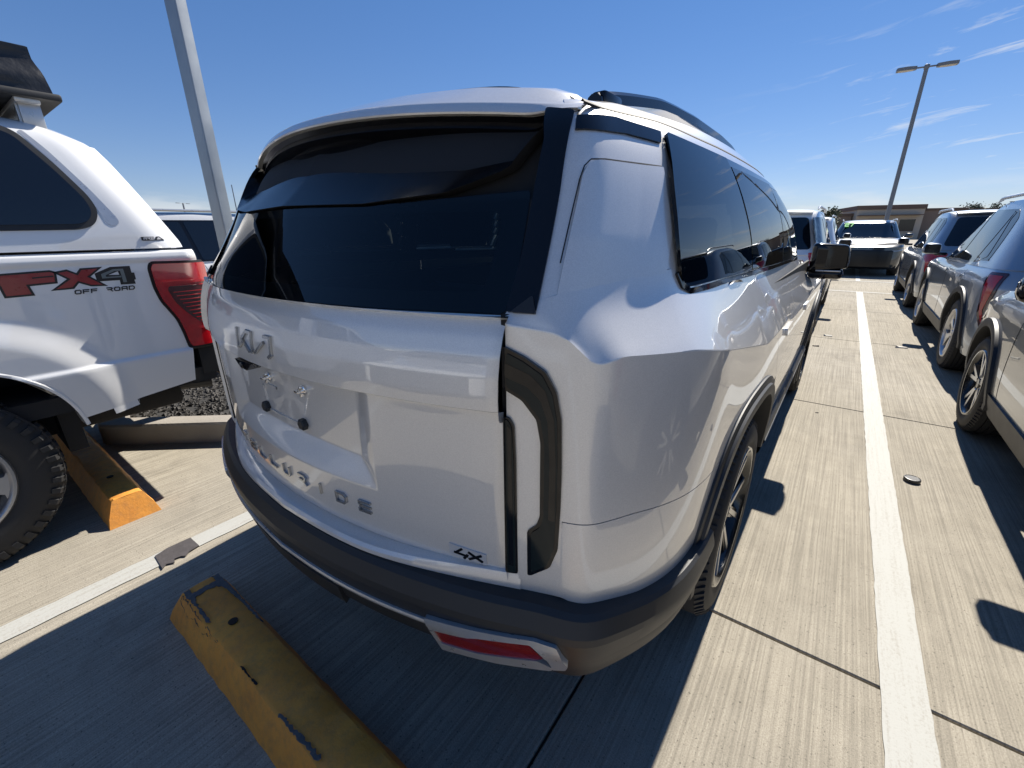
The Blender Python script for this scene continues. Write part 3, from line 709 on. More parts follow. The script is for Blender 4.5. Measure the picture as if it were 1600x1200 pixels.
def flanged(name, P, mask, mat, parent, flip, depth=.012):
    """panel from a point grid P[nu,nv,3] with its edges turned inwards"""
    nu, nv = P.shape[:2]; F = grid_faces(nu, nv, mask)
    if flip: F = [f[::-1] for f in F]
    du = np.gradient(P, axis=0); dv = np.gradient(P, axis=1); nn = np.cross(du, dv); nn /= np.linalg.norm(nn, axis=2)[..., None]+1e-12
    if flip: nn = -nn
    V = [tuple(p) for p in P.reshape(-1, 3)]; nf = nn.reshape(-1, 3)
    cnt = {}
    for f in F:
        for i in range(4):
            a, b = f[i], f[(i+1) % 4]
            if (b, a) in cnt: del cnt[(b, a)]
            else: cnt[(a, b)] = 1
    low_ = {}
    for (a, b) in cnt:
        for i in (a, b):
            if i not in low_: low_[i] = len(V); V.append(tuple(np.array(V[i])-nf[i]*depth))
        F.append((a, low_[a], low_[b], b))
    used = sorted({i for f in F for i in f}); ix = {v: k for k, v in enumerate(used)}
    return mesh(name, [V[i] for i in used], [tuple(ix[i] for i in f) for f in F], mat, parent, True, 38)
def zlow_of(u):   # lower edge of the painted body along the plan
    P = low(u, [1.0])[:, 0]
    return np.where(P[:, 1] < -.5, np.interp(P[:, 0], [.80, .86, .95, .975], [.676, .648, .598, .575]), .50)
def v_at(u, z):   # row parameter at height z for each column u
    vv = np.linspace(0, 4, 161); Z = low(u, vv)[:, :, 2]
    return np.array([np.interp(zz, Z[i], vv) for i, zz in enumerate(np.broadcast_to(z, (len(u),)))])
def low_pts(u, vlo, vhi, nv):
    out_ = np.zeros((len(u), nv, 3)); t = np.linspace(0, 1, nv)
    vv = np.linspace(0, 4, 321); A = low(u, vv)
    for i in range(len(u)):
        # keep a row exactly on the crease
        q = vlo[i]+(vhi[i]-vlo[i])*t
        if vlo[i] < 2.9 and 3.1 < vhi[i]:
            k = nv-12; q = np.concatenate([np.linspace(vlo[i], 2.955, k-1), [2.985, 3.0, 3.015], np.linspace(3.05, vhi[i], nv-k-2)])
        for c in range(3): out_[i, :, c] = np.interp(q, vv, A[i, :, c])
    return out_
def u_of_y(y, v): # plan parameter where the side at row v reaches y
    uu = np.linspace(LU[5], LU[15], 1500); Y = low(uu, [v])[:, 0, 1]; return np.interp(y, Y, uu)
def seam_pts(yfun_a, yfun_b, zlo, zhi, nu, nz, gap=.002):
    """side panel between two seam curves y(z)"""
    t = np.linspace(0, 1, nu)
    # sample the surface densely in (u, v) then walk each seam fraction
    P = np.zeros((nu, nz, 3)); vv = np.concatenate([np.linspace(zlo, 2.955, nz-17), [2.985, 3.0, 3.015], np.linspace(3.05, zhi, 14)]) if zhi > 3 else np.linspace(zlo, zhi, nz)
    uu = np.linspace(LU[5]+.002, LU[15], 1400); A = low(uu, vv)
    for j in range(nz):
        Y = A[:, j, 1]; Z = A[:, j, 2]
        # seam position solved at this row
        def solve(fn):
            f = Y-fn(Z); k = np.argmin(np.abs(f)); return Y[k]-f[k]
        ya, yb = solve(yfun_a)+gap, solve(yfun_b)-gap
        yy = ya+(yb-ya)*t
        for c in range(3): P[:, j, c] = np.interp(yy, Y, A[:, j, c])
    return P
S1 = lambda z: np.interp(z, [.4, .62, .80, .92, 1.08, 1.175, 1.26, 1.30], [.62, .585, .50, .38, .272, .205, .158, .13])   # quarter panel / rear door
S2 = lambda z: np.interp(z, [.4, .7, 1.0, 1.26], [1.10, 1.06, 1.00, .93])                            # rear / front door
S3 = lambda z: np.interp(z, [.4, .6, .9, 1.05, 1.26], [2.30, 2.36, 2.22, 2.14, 2.08])                  # front door / wing
_gq = np.linspace(0, GU[8], 4000); _g0 = gre(_gq, [0.])[:, 0]
def into_pillar(P):
    # carry the panel up into the pillar and soften the hollow between shoulder and pillar
    nu, nv = P.shape[:2]; ne = 18; Q = np.zeros((nu, nv+ne, 3)); Q[:, :nv] = P
    for i in range(nu):
        b = P[i, -1]; k = np.argmin(((_g0-b)**2).sum(1)); e = np.interp(b[1], [-.985, -.955, -.90, -.70, -.60, -.55], [.35, .7, 1, 1, .25, .02])
        C = gre(np.array([_gq[k]]), np.linspace(0, .34*e, ne+1)[1:])[0]; Q[i, nv:] = C+(b-_g0[k])*np.linspace(1, 0, ne)[:, None]
        j0 = nv-7; X = Q[i].copy(); w_ = np.zeros(nv+ne); w_[j0:nv+ne-2] = np.clip(np.minimum(np.arange(nv+ne-2-j0)/4, (nv+ne-3-j0-np.arange(nv+ne-2-j0))/4), 0, 1)*min(1, e)
        for _ in range(60):
            Y = X.copy(); Y[1:-1] = (X[:-2]+X[2:])/2; X += (Y-X)*w_[:, None]*.6
        Q[i] = X
    nn = np.cross(np.gradient(Q, axis=0), np.gradient(Q, axis=1)); nn /= np.linalg.norm(nn, axis=2)[..., None]+1e-9
    up = np.zeros(nv+ne); up[nv-8:] = np.linspace(0, 1, ne+8)**.5*.0012; up[-1] = -.002
    return Q+nn*up[None, :, None]
def side_panels(s):
    def put(name, P, mask=None, mat=SILVER):
        P = P.copy()
        if s < 0: P[..., 0] *= -1
        return flanged(name, P, mask, mat, suv, s < 0)
    def cut(P, yc):   # faces outside the wheel arch
        c = (P[:-1, :-1]+P[1:, 1:])/2
        return arch_r(c[..., 1], c[..., 2], yc, .515, .485) > 1
    # quarter panel: from the tail-lamp seam round the corner to the rear door
    u0 = np.interp(.795, low(np.linspace(LU[3], LU[5], 200), [2.])[:, 0, 0], np.linspace(LU[3], LU[5], 200))
    uu = np.concatenate([np.linspace(u0, LU[7], 40), np.linspace(LU[7], u_of_y(.0, 2), 36)[1:]])
    zb = lambda u: np.interp(low(u, [2.])[:, 0, 1], [-.97, -.85, -.4, .2], [.868, .862, .80, .77])
    Pq = into_pillar(low_pts(uu, v_at(uu, zb(uu)+.0012), np.full(len(uu), 4.), 46))
    Pf = seam_pts(lambda z: np.full(np.shape(z), low(np.array([uu[-1]]), [2.])[0, 0, 1]-.012), S1, 1.35, 4, 26, 46)
    put('quarter_panel', Pq, cut(Pq, 0)); put('quarter_panel', Pf, cut(Pf, 0))
    # bumper corner skin below it
    ub = np.concatenate([np.linspace(np.interp(.712, low(np.linspace(LU[2], LU[5], 200), [2.])[:, 0, 0], np.linspace(LU[2], LU[5], 200)), LU[7], 40), np.linspace(LU[7], u_of_y(-.40, 1.4), 14)[1:]])
    top = np.minimum(zb(ub)-.0012, np.where(low(ub, [2.])[:, 0, 0] < .79, .718, 9))
    Pb = low_pts(ub, v_at(ub, zlow_of(ub)), v_at(ub, top), 14); put('bumper_corner', Pb, cut(Pb, 0))
    P = seam_pts(S1, S2, .35, 4, 30, 50); put('rear_door', P, cut(P, 0))
    P = seam_pts(S2, S3, .35, 4, 40, 50); put('front_door', P)
    P = seam_pts(S3, lambda z: np.full(np.shape(z), 3.60), .35, 4, 46, 50); put('front_wing', P, cut(P, 2.97))
    # patch behind the tail lamp, up to the window line
    ut = np.linspace(np.interp(.6895, low(np.linspace(LU[2], LU[5], 200), [2.])[:, 0, 0], np.linspace(LU[2], LU[5], 200)), u0, 14)
    Pt = low_pts(ut, v_at(ut, .715), np.full(len(ut), 4.), 46); Pt = into_pillar(Pt); put('tail_panel', Pt)
both(side_panels)
# nose: bonnet, front face, simple and mostly out of sight
uf = np.linspace(LU[14], LU[17], 24)
Pn = low(uf, np.linspace(.3, 4, 30)); 
Pn2 = np.concatenate([Pn, Pn[::-1][1:]*np.array([-1, 1, 1])]); flanged('front_fascia', Pn2, None, SILVER, suv, False)
yy = np.linspace(2.16, 3.60, 30); tt = np.linspace(-1, 1, 33); Pb = np.zeros((30, 33, 3))
ubel = np.linspace(LU[8], LU[17], 900); Pbel = low(ubel, [4.])[:, 0]
for i, y in enumerate(yy):
    W_ = np.interp(y, Pbel[:, 1], Pbel[:, 0]); zz = np.interp(y, Pbel[:, 1], Pbel[:, 2])
    yfront = np.interp(np.abs(tt)*W_, Pbel[::-1, 0], Pbel[::-1, 1])
    Pb[i, :, 0] = tt*W_; Pb[i, :, 1] = np.minimum(y, 9)+(yfront-3.5)*0*tt; Pb[i, :, 2] = zz+.035*(1-tt**4)
flanged('bonnet', Pb, None, SILVER, suv, True)
QW = rounded([(-.648, 1.330), (-.640, 1.309), (-.612, 1.295), (-.30, 1.290), (.050, 1.284), (.020, 1.36), (-.020, 1.47), (-.040, 1.612), (-.534, 1.612), (-.622, 1.488), (-.648, 1.40)], [.015]*3+[0]+[.004]*3+[.004, .012, .06, .04])
RD = rounded([(.060, 1.284), (.842, 1.266), (.800, 1.40), (.690, 1.588), (-.022, 1.588), (.002, 1.47), (.036, 1.36)], .008)
FD = rounded([(.905, 1.264), (1.70, 1.245), (1.42, 1.46), (1.16, 1.575), (.76, 1.588), (.868, 1.40)], [.01, .03, .06, .03, .01, .01])
# greenhouse skin with openings for rear glass and windscreen
ug = np.concatenate([np.linspace(0, GU[4], 40), np.linspace(GU[4], GU[11], 110)[1:], np.linspace(GU[11], GU[13], 40)[1:]]); vg = np.linspace(0, 3, 40); PG = gre(ug, vg)
cG = (PG[:-1, :-1]+PG[1:, 1:])/2; uc = (ug[:-1]+ug[1:])/2
rear_open = (np.abs(cG[..., 0]) < .655) & (uc[:, None] < GU[4]) & (cG[..., 2] > 1.29) & (cG[..., 2] < 1.475)
wind_open = (uc[:, None] > GU[11]+.07) & (cG[..., 2] > 1.17) & (cG[..., 2] < 1.64)
side_open = np.zeros(cG.shape[:2], bool)
for pl in (QW, RD, FD):
    q = off_poly(pl, .035)
    for i in range(cG.shape[0]):
        for j in range(cG.shape[1]):
            if uc[i] > GU[4] and inside(q, (cG[i, j, 1], cG[i, j, 2])): side_open[i, j] = True
rear_skin = np.broadcast_to(uc[:, None] < GU[4]-.012, cG.shape[:2]) & (cG[..., 2] > 1.29)
both(lambda s: flanged('pillar_skin', PG*np.array([s, 1, 1]), ~(rear_open | wind_open | side_open | rear_skin), SILVER, suv, s < 0, .02))
PS = PG-np.cross(np.gradient(PG, axis=0), np.gradient(PG, axis=1))*0
both(lambda s: flanged('rear_glass_surround', PG*np.array([s, 1, 1])+np.array([0, .006, 0]), rear_skin & ~rear_open & (cG[..., 2] < 1.42), SEAM, suv, s < 0, .015))
PI = PG.copy(); nI = np.cross(np.gradient(PG, axis=0), np.gradient(PG, axis=1)); nI /= np.linalg.norm(nI, axis=2)[..., None]+1e-9; PI -= nI*.03
both(lambda s: mesh('cabin_lining', (PI*np.array([s, 1, 1])).reshape(-1, 3), grid_faces(*PI.shape[:2], ~(rear_open | wind_open | side_open)), LINER, suv))
# roof
vr = gre(np.linspace(0, GU[13], 140), [3.])[:, 0]; ring = np.concatenate([vr, (vr[::-1]*np.array([-1, 1, 1]))[1:-1]]); nr = len(ring)
V = [tuple(p) for p in ring]; F = []
lv = [(1, 0), (.93, .020), (.72, .040), (.4, .050), (.12, .054)]
zc = .3
for k, (f, dz) in enumerate(lv[1:], 1):
    for p in ring: V.append((p[0]*f, zc+(p[1]-zc)*f, p[2]*f+1.705*(1-f)+dz*(1 if k else 0)*np.interp(p[1], [-.8, -.3, 1.1, 1.3], [.75, 1, .9, .4])))
for k in range(len(lv)-1):
    for i in range(nr): F.append((k*nr+i, k*nr+(i+1) % nr, (k+1)*nr+(i+1) % nr, (k+1)*nr+i))
F.append(tuple((len(lv)-1)*nr+i for i in range(nr)))
o = mesh('roof', V, F, SILVER, suv, True, 50); fix_normals(o)
# ---- tailgate: one pressed panel with a swage line and a number-plate recess
def tailgate():
    xs = np.unique(np.concatenate([np.linspace(-.6805, .6805, 121), [-.385, -.378, -.372, -.365, -.30, -.306, -.294, .385, .378, .372, .365, .30, .306, .294]]))
    zs = np.unique(np.concatenate([np.linspace(.690, 1.263, 90), [1.0845, 1.087, 1.0895, 1.092, 1.094, .838, .842, .846, .905, .899, .911, 1.262]]))
    X, Z = np.meshgrid(xs, zs, indexing='ij')
    y0 = np.interp(Z, [.69, .70, .72, .78, .95, 1.084, 1.0895, 1.0925, 1.12, 1.16, 1.20, 1.235, 1.263], [-1.112, -1.126, -1.131, -1.1335, -1.134, -1.133, -1.1335, -1.1475, -1.1485, -1.1465, -1.1405, -1.1305, -1.117])
    k = np.exp(-.5*((np.arange(-4, 5))/2.0)**2); k /= k.sum()
    Y = y0+.265*X**2
    # recess, side walls splayed, floor sloped
    xo = np.interp(Z, [.84, 1.09], [.372, .374]); xi = np.interp(Z, [.84, .905, 1.09], [.35, .300, .318])
    sx = np.clip((xo-np.abs(X))/(xo-xi), 0, 1); sz = np.clip((Z-.842)/.063, 0, 1)
    s = np.minimum(sx, sz); s = s*s*(3-2*s)*.2+s*.8
    s = np.where(Z > 1.0900, 0, s)
    inner = -1.098+.16*X**2
    Y = Y*(1-s)+np.maximum(inner, Y)*s
    # rolled side edges
    e = np.clip((np.abs(X)-.6705)/.010, 0, 1); Y = Y+.004*e**2
    P = np.stack([X, Y, Z], 2)
    o = flanged('tailgate', P, None, SILVER, suv, True, .02); return o
tailgate_o = tailgate()
def tg_surf(off=0.):
    def f(x, z):
        x = np.asarray(x, float); z = np.broadcast_to(z, x.shape)
        y0 = np.interp(z, [.69, .70, .72, .78, .95, 1.084, 1.0895, 1.0925, 1.12, 1.16, 1.20, 1.235, 1.263], [-1.112, -1.126, -1.131, -1.1335, -1.134, -1.133, -1.1335, -1.1475, -1.1485, -1.1465, -1.1405, -1.1305, -1.117])
        return np.c_[x, y0+.265*x*x, z]
    return f
TGS = tg_surf()
def plate_floor(x, z): x = np.asarray(x, float); return np.c_[x, -1.098+.16*x*x, np.broadcast_to(z, x.shape)]
# dark gap around the tailgate and behind the tail lamps
gap = MB()
for s in (1, -1): gap.add([(s*.672, -1.00, .70), (s*.700, -.985, .70), (s*.700, -.985, 1.275), (s*.672, -1.00, 1.275)], [(0, 1, 2, 3)])
gap.add([(x, -1.095+.265*x*x, z) for x in np.linspace(-.70, .70, 15) for z in (.672, .70)], [(2*i, 2*i+2, 2*i+3, 2*i+1) for i in range(14)])
gap.obj('panel_gap', SEAM, suv)
# letters
def stroke_quads(st, w):
    o = []
    for (a, b) in st:
        a = np.array(a, float); b = np.array(b, float); d = (b-a)/np.linalg.norm(b-a); q = np.array([-d[1], d[0]])*w/2; a = a-d*w/2*.9; b = b+d*w/2*.9
        o.append([a-q, b-q, b+q, a+q])
    return o
FONT = {'T': [((0, 1), (1, 1)), ((.5, 1), (.5, 0))], 'E': [((.0, 1), (1, 1)), ((.1, .5), (1, .5)), ((0, 0), (1, 0)), ((0, 0), (0, .22)), ((0, .78), (0, 1))], 'L': [((0, 1), (0, 0)), ((0, 0), (1, 0))],
        'U': [((0, 1), (0, .2)), ((0, .2), (.2, 0)), ((.2, 0), (.8, 0)), ((.8, 0), (1, .2)), ((1, .2), (1, 1))], 'R': [((0, 1), (.8, 1)), ((.8, 1), (1, .8)), ((1, .8), (.8, .45)), ((0.15, .45), (.8, .45)), ((.6, .45), (1, 0))],
        'I': [((.5, 1), (.5, 0))], 'D': [((0, 1), (0, 0)), ((0, 0), (.75, 0)), ((.75, 0), (1, .25)), ((1, .25), (1, .75)), ((1, .75), (.75, 1)), ((.75, 1), (0, 1))],
        'O': [((0, .2), (0, .8)), ((0, .8), (.2, 1)), ((.2, 1), (.8, 1)), ((.8, 1), (1, .8)), ((1, .8), (1, .2)), ((1, .2), (.8, 0)), ((.8, 0), (.2, 0)), ((.2, 0), (0, .2))],
        'F': [((0, 0), (0, 1)), ((0, 1), (1, 1)), ((0, .5), (.9, .5))], 'A': [((0, 0), (0, .8)), ((0, .8), (.2, 1)), ((.2, 1), (1, 1)), ((1, 1), (1, 0)), ((0, .42), (1, .42))], 'Z': [((0, 1), (1, 1)), ((1, 1), (0, 0)), ((0, 0), (1, 0))],
        '2': [((0, 1), (1, 1)), ((1, 1), (1, .5)), ((1, .5), (0, .5)), ((0, .5), (0, 0)), ((0, 0), (1, 0))], '7': [((0, 1), (1, 1)), ((1, 1), (.4, 0))], '4': [((.7, 0), (.7, 1)), ((.7, 1), (0, .35)), ((0, .35), (1, .35))]}
def letter(name, ch, x, z, w_, h_, th, fn, mat, parent, h=.003, sign=1, slant=0., flip=1):
    mb = MB()
    for i, q in enumerate(stroke_quads([tuple((x+flip*(px*w_+pz*h_*slant), z+pz*h_) for px, pz in s) for s in FONT[ch]], th)):
        A = np.array(q); e = 2e-3; P = fn(A[:, 0], A[:, 1]); nn = np.cross(fn(A[:, 0]+e, A[:, 1])-fn(A[:, 0]-e, A[:, 1]), fn(A[:, 0], A[:, 1]+e)-fn(A[:, 0], A[:, 1]-e)); nn *= sign/np.linalg.norm(nn, axis=1)[:, None]
        hh = h+.00012*i; mb.add(list(P-nn*.002)+list(P+nn*hh), [(0, 1, 2, 3), (4, 5, 6, 7), (0, 1, 5, 4), (1, 2, 6, 5), (2, 3, 7, 6), (3, 0, 4, 7)])
    o = mb.obj(name, mat, parent, False); fix_normals(o); return o
EMBLEM = M('emblem_satin', (.40, .41, .42), .25, .85)
BADGE = M('badge_silver', (.62, .63, .65), .3, .35, .6)
words = 'TELLURIDE'
for i, ch in enumerate(words):
    xc = -.325+.65*i/8*1.0
    letter('emblem_letter', ch, xc-.017, .771, .034, .026, .0052, TGS, EMBLEM, tailgate_o, .006)
# maker's emblem: three linked strokes
KX = -.112; KZ = 1.128
mb = MB()
for i, pl in enumerate([[(0, 0), (0, .052)], [(.012, .004), (.030, .018)], [(.030, .028), (.056, .052)], [(.034, .026), (.064, .0)], [(.056, .052), (.082, .052)], [(.082, .052), (.082, .0)], [(.098, .002), (.140, .034)], [(.146, .052), (.170, .052)], [(.170, .052), (.170, .008)], [(.170, .008), (.160, 0)]]):
    for q in stroke_quads([tuple((KX+a*1.12, KZ+b*.95) for a, b in pl)], .0075):
        A = np.array(q); P = TGS(A[:, 0], A[:, 1]); d = np.array([0, -1., 0]); hh = .005+.00015*i; mb.add(list(P-d*.002)+list(P+d*hh), [(0, 1, 2, 3), (4, 5, 6, 7), (0, 1, 5, 4), (1, 2, 6, 5), (2, 3, 7, 6), (3, 0, 4, 7)])
o = mb.obj('maker_emblem', EMBLEM, tailgate_o, False); fix_normals(o)
# trim badge, bottom right
bd = patch('trim_badge', rounded([(.553, .754), (.640, .745), (.640, .716), (.553, .724)], .003), TGS, BADGE, tailgate_o, .003, .004, .02)
bmk = MB()
for i, q in enumerate(stroke_quads([((.584, .745), (.571, .7335)), ((.568, .7325), (.596, .729)), ((.597, .732), (.590, .722)), ((.602, .7405), (.630, .7235)), ((.628, .7385), (.603, .7235))], .0062)):
    A = np.array(q); P = TGS(A[:, 0], A[:, 1]); hh = .0036+.0002*i; d = np.array([0, -1., 0]); bmk.add(list(P+d*.0005)+list(P+d*hh), [(0, 1, 2, 3), (4, 5, 6, 7), (0, 1, 5, 4), (1, 2, 6, 5), (2, 3, 7, 6), (3, 0, 4, 7)])
o = bmk.obj('badge_mark', GLOSS, tailgate_o, False); fix_normals(o)
# plate fixings, camera housing, embossed plate outline
for x in (-.135, .075):
    mb = MB(); mb.lathe([(0, .0165), (.012, .0165), (.015, .013), (.015, 0)], 6, (0, 0, 0), 'Z')
    o = mb.obj('plate_bumper', PLASTIC, tailgate_o, False); o.location = (x, -1.098+.16*x*x, .934); o.rotation_euler = (R(90), 0, 0)
for x in (-.085, .100):
    mb = MB(); mb.lathe([(0, .013), (.004, .013), (.006, .009), (.016, .006), (.017, 0)], 14, (0, 0, 0), 'Z'); mb.box((-.010, -.003, .012), (.010, .003, .022), .001); mb.box((-.004, -.016, .004), (.004, .012, .012), .001)
    o = mb.obj('plate_screw', CHROME, tailgate_o); o.location = (x, -1.098+.16*x*x, 1.035); o.rotation_euler = (R(90), 0, 0)
for q in ([(-.135, .952), (-.140, 1.0)], [(-.130, .926), (.072, .926)], [(-.12, 1.008), (-.05, 1.008)], [(-.128, .992), (-.122, 1.008)]): strip('plate_outline', q, plate_floor, SILVER, tailgate_o, .007, .003)
mb = MB(); mb.prism([(-.150, 1.0895), (-.050, 1.0895), (-.085, 1.066), (-.125, 1.070)], -1.115, -1.150, lambda a, b, h: (a, h, b)); o = mb.obj('camera_housing', GLOSS, tailgate_o, False); fix_normals(o)
mb = MB(); mb.lathe([(0, .009), (.004, .009), (.006, .005), (.006, 0)], 14, (0, 0, 0), 'Z'); o = mb.obj('camera_lens', GLOSS, tailgate_o); o.location = (-.105, -1.1495, 1.078); o.rotation_euler = (R(90), 0, 0)
# ---- tail lamps
TL_OUT = [(.6845, 1.222), (.724, 1.203), (.760, 1.178), (.779, 1.140), (.7885, 1.085), (.7915, .98), (.7915, .90), (.789, .80), (.775, .752), (.738, .722), (.7305, .721), (.7295, .835), (.747, .852), (.7535, .875), (.7525, 1.04), (.745, 1.085), (.719, 1.121), (.6845, 1.141)]
TL_IN = [(.6845, 1.084), (.696, 1.083), (.705, 1.066), (.708, .99), (.7095, .874), (.711, .719), (.6845, .716)]
def inset(poly, d): return off_poly(poly, d)
for s in (1, -1):
    fn = rear_low if s > 0 else mirx(rear_low); sg = 1 if s > 0 else -1
    e = thing_part = bpy.data.objects.new('tail_lamp', None); COL.objects.link(e); e.parent = suv
    for poly, inn in ((TL_OUT, .0075), (TL_IN, .004)):
        patch('lamp_bezel', rounded(poly, .006, 3), fn, GLOSS, e, .0035, .012, .02, sg)
        patch('lamp_lens', rounded(inset(poly, inn), .006, 3), fn, SMOKE, e, .0058, .004, .02, sg)
    for poly in ([(.690, 1.165), (.728, 1.150), (.752, 1.125), (.765, 1.085), (.770, 1.0), (.770, .87), (.782, .87), (.781, 1.0), (.776, 1.09), (.760, 1.145), (.735, 1.172), (.690, 1.192)],):
        patch('light_guide', rounded(poly, .004, 3), fn, GLOSS, e, .0066, .002, .02, sg)
    patch('light_guide', rounded([(.6935, 1.07), (.7005, 1.06), (.7025, .74), (.6935, .74)], .002, 3), fn, GLOSS, e, .0066, .002, .02, sg)
# ---- rear glass, black pillar trims, spoiler
patch('rear_window', rounded([(-.676, 1.265), (0, 1.265), (.678, 1.274), (.675, 1.36), (.660, 1.484), (.40, 1.468), (-.40, 1.468), (-.660, 1.484), (-.675, 1.36)], .01), rear_gre, REARGLASS, suv, .002, .003, .035)
fr_o = rounded([(-.678, 1.263), (0, 1.263), (.680, 1.272), (.676, 1.36), (.669, 1.470), (.45, 1.462), (-.45, 1.462), (-.669, 1.470), (-.676, 1.36)], .01); fr_i = rounded([(-.625, 1.303), (0, 1.30), (.625, 1.308), (.622, 1.36), (.618, 1.45), (-.618, 1.45), (-.622, 1.36)], .03)
patch('glass_frit', fr_o, rear_gre, SEAM, suv, .0005, .004, .03, 1, hole=fr_i)
for s in (1, -1):
    fn = rear_gre if s > 0 else mirx(rear_gre)
    TR = [(.679, 1.277), (.733, 1.278), (.725, 1.356), (.713, 1.484), (.699, 1.60), (.694, 1.618), (.640, 1.628), (.662, 1.569), (.667, 1.484), (.677, 1.36)]
    patch('pillar_trim', rounded(TR, .006), fn, GLOSS, suv, .0055, .012, .02, s)
    tri = [(.690, 1.2765), (.734, 1.2765), (.720, 1.305)]
    patch('trim_corner', rounded(tri, .004), fn, PLASTIC, suv, .009, .012, .02, s)
def spoiler():
    xs = np.linspace(-.70, .70, 97); top = []; und = []
    for x in xs:
        yt = -.930+.27*x*x; zt = 1.676-.098*x*x
        f = min(1., (0.70-abs(x))/.10); f = f*f*(3-2*f); ax = abs(x)
        yr = np.interp(ax, [0, .45, .58, .64, .70], [-.70, -.70, -.69, -.70, -.755]); zr = np.interp(ax, [0, .25, .45, .58, .64, .70], [1.740, 1.735, 1.720, 1.698, 1.675, 1.630])
        ym = (yt+yr)/2; zm = (zt+zr)/2+.012*f
        top.append([(x, yr+.05, zr-.004), (x, yr, zr), (x, ym, zm), (x, yt+.032, zt+.010), (x, yt+.014, zt+.004), (x, yt+.008, zt+.0005), (x, yt-.003, zt-.013*f-.003), (x, yt-.001, zt-.0155*f-.004), (x, yt+.012, zt-.016*f-.005)])
        zb = np.interp(ax, [0, .30, .50, .61, .64, .66, .70], [1.477, 1.471, 1.485, 1.522, 1.575, 1.60, 1.622]); yb = float(REAR_GRE(np.array([min(ax, .73)]), np.array([zb]))[0])-.008*f-.002
        a = np.array([yt+.012, zt-.016*f-.005]); e1 = np.array([yt+.020, zt-.024*f-.006]); e2 = np.array([yt+.016, zt-.036*f-.006]); st = np.array([yt+.034*f+.004, zt-.052*f-.007]); b_ = np.array([yb, zb]); md = (st+b_)/2+np.array([.016, -.006])*f
        row = [a, a*.5+e1*.5, e1, e2, st*.4+e2*.6, st]
        for q in np.linspace(0, 1, 16)[1:]: row.append((1-q)**2*st+2*q*(1-q)*md+q*q*b_)
        und.append([(x, *p) for p in row])
    return np.array(top), np.array(und)
sp_t, sp_u = spoiler()
flanged('spoiler', sp_t, None, SILVER, suv, True, .003)
mesh('spoiler_underside', sp_u.reshape(-1, 3), [f[::-1] for f in grid_faces(*sp_u.shape[:2])], UNDER, suv, True, 35)
lip = np.stack([sp_u[:, -1], sp_u[:, -1]+np.array([0, .03, -.002])], 1); mesh('spoiler_lip', lip.reshape(-1, 3), grid_faces(*lip.shape[:2]), SEAM, suv)
# ---- side glass and trims
_y, _z = np.meshgrid(np.linspace(-.64, 1.0, 60), np.linspace(1.29, 1.60, 30), indexing='ij')
_A = lambda y, z: np.stack([np.ones_like(y), y, z, y*y, z*z, y*z], -1)
_c = np.linalg.lstsq(_A(_y.ravel(), _z.ravel()), SIDE_GRE(_y.ravel(), _z.ravel()), rcond=None)[0]
def side_flat(y, z): y = np.asarray(y, float); z = np.broadcast_to(np.asarray(z, float), y.shape); return np.c_[_A(y, z)@_c, y, z]
def win(s):
    fn = side_gre if s > 0 else mirx(side_gre); ff = side_flat if s > 0 else mirx(side_flat)
    patch('quarter_window', QW, ff, SIDEGLASS, suv, .009, .008, .03, s)
    patch('rear_door_window', RD, ff, SIDEGLASS if s > 0 else SMOKEGLASS, suv, .009, .008, .03, s)
    patch('front_door_window', FD, fn, FRONTGLASS, suv, .0045, .008, .03, s)
    patch('pillar_cover', rounded([(.846, 1.264), (.902, 1.263), (.864, 1.40), (.754, 1.59), (.694, 1.59), (.804, 1.40)], .003), fn, GLOSS, suv, .0035, .008, .03, s)
    # black waist and header mouldings
    patch('window_frame', rounded([(-.028, 1.592), (1.15, 1.580), (1.13, 1.602), (.70, 1.613), (-.034, 1.617)], .003), fn, GLOSS, suv, .005, .008, .03, s)
    patch('waist_moulding', rounded([(-.655, 1.326), (-.640, 1.296), (-.60, 1.281), (.056, 1.2665), (.056, 1.2805), (-.60, 1.2925), (-.630, 1.306), (-.644, 1.330)], .004), fn, GLOSS, suv, .008, .012, .02, s)
    patch('waist_moulding', rounded([(.059, 1.2665), (.872, 1.249), (.872, 1.2625), (.059, 1.2805)], .003), fn, GLOSS, suv, .008, .012, .02, s)
    patch('waist_moulding', rounded([(.876, 1.249), (1.74, 1.229), (1.72, 1.243), (.876, 1.2625)], .003), fn, GLOSS, suv, .008, .012, .02, s)
    # D-pillar: upper black band and the pressed panel below it
    cf = corner_gre if s > 0 else mirx(corner_gre)
    patch('pillar_band', rounded([(.742, 1.584), (.742, 1.609), (.85, 1.6215), (1.036, 1.6155), (1.016, 1.588), (.88, 1.592)], .003), cf, GLOSS, suv, .004, .01, .02, s)
    QP = [(.7535, 1.30), (.769, 1.532), (1.003, 1.536), (1.006, 1.488), (1.030, 1.40), (1.030, 1.31), (.90, 1.295)]
    def hf(u, z): return .009*np.clip((z-1.30)/.10, 0, 1)*np.clip((1.02-u)/.2, .5, 1)
    patch('pillar_panel', rounded(QP, [.004, .035, .004, .01, .01, .01, .01], 8), cf, SILVER, suv, .006, .010, .009, s, hfn=hf)
    strip('pillar_shadow_line', [(.752, 1.36), (.7655, 1.500), (.772, 1.524), (.785, 1.536), (.82, 1.539), (1.003, 1.5395)], cf, SEAM, suv, .0022, .0006, s, .008)  # dark strip painted in as the shadow line along the pressed panel's edge
    # roof gutter line
    strip('roof_seam', [(-.80, 1.635), (-.5, 1.648), (.0, 1.655), (.7, 1.655), (1.1, 1.64)], fn, SEAM, suv, .005, .0012, s)
both(win)
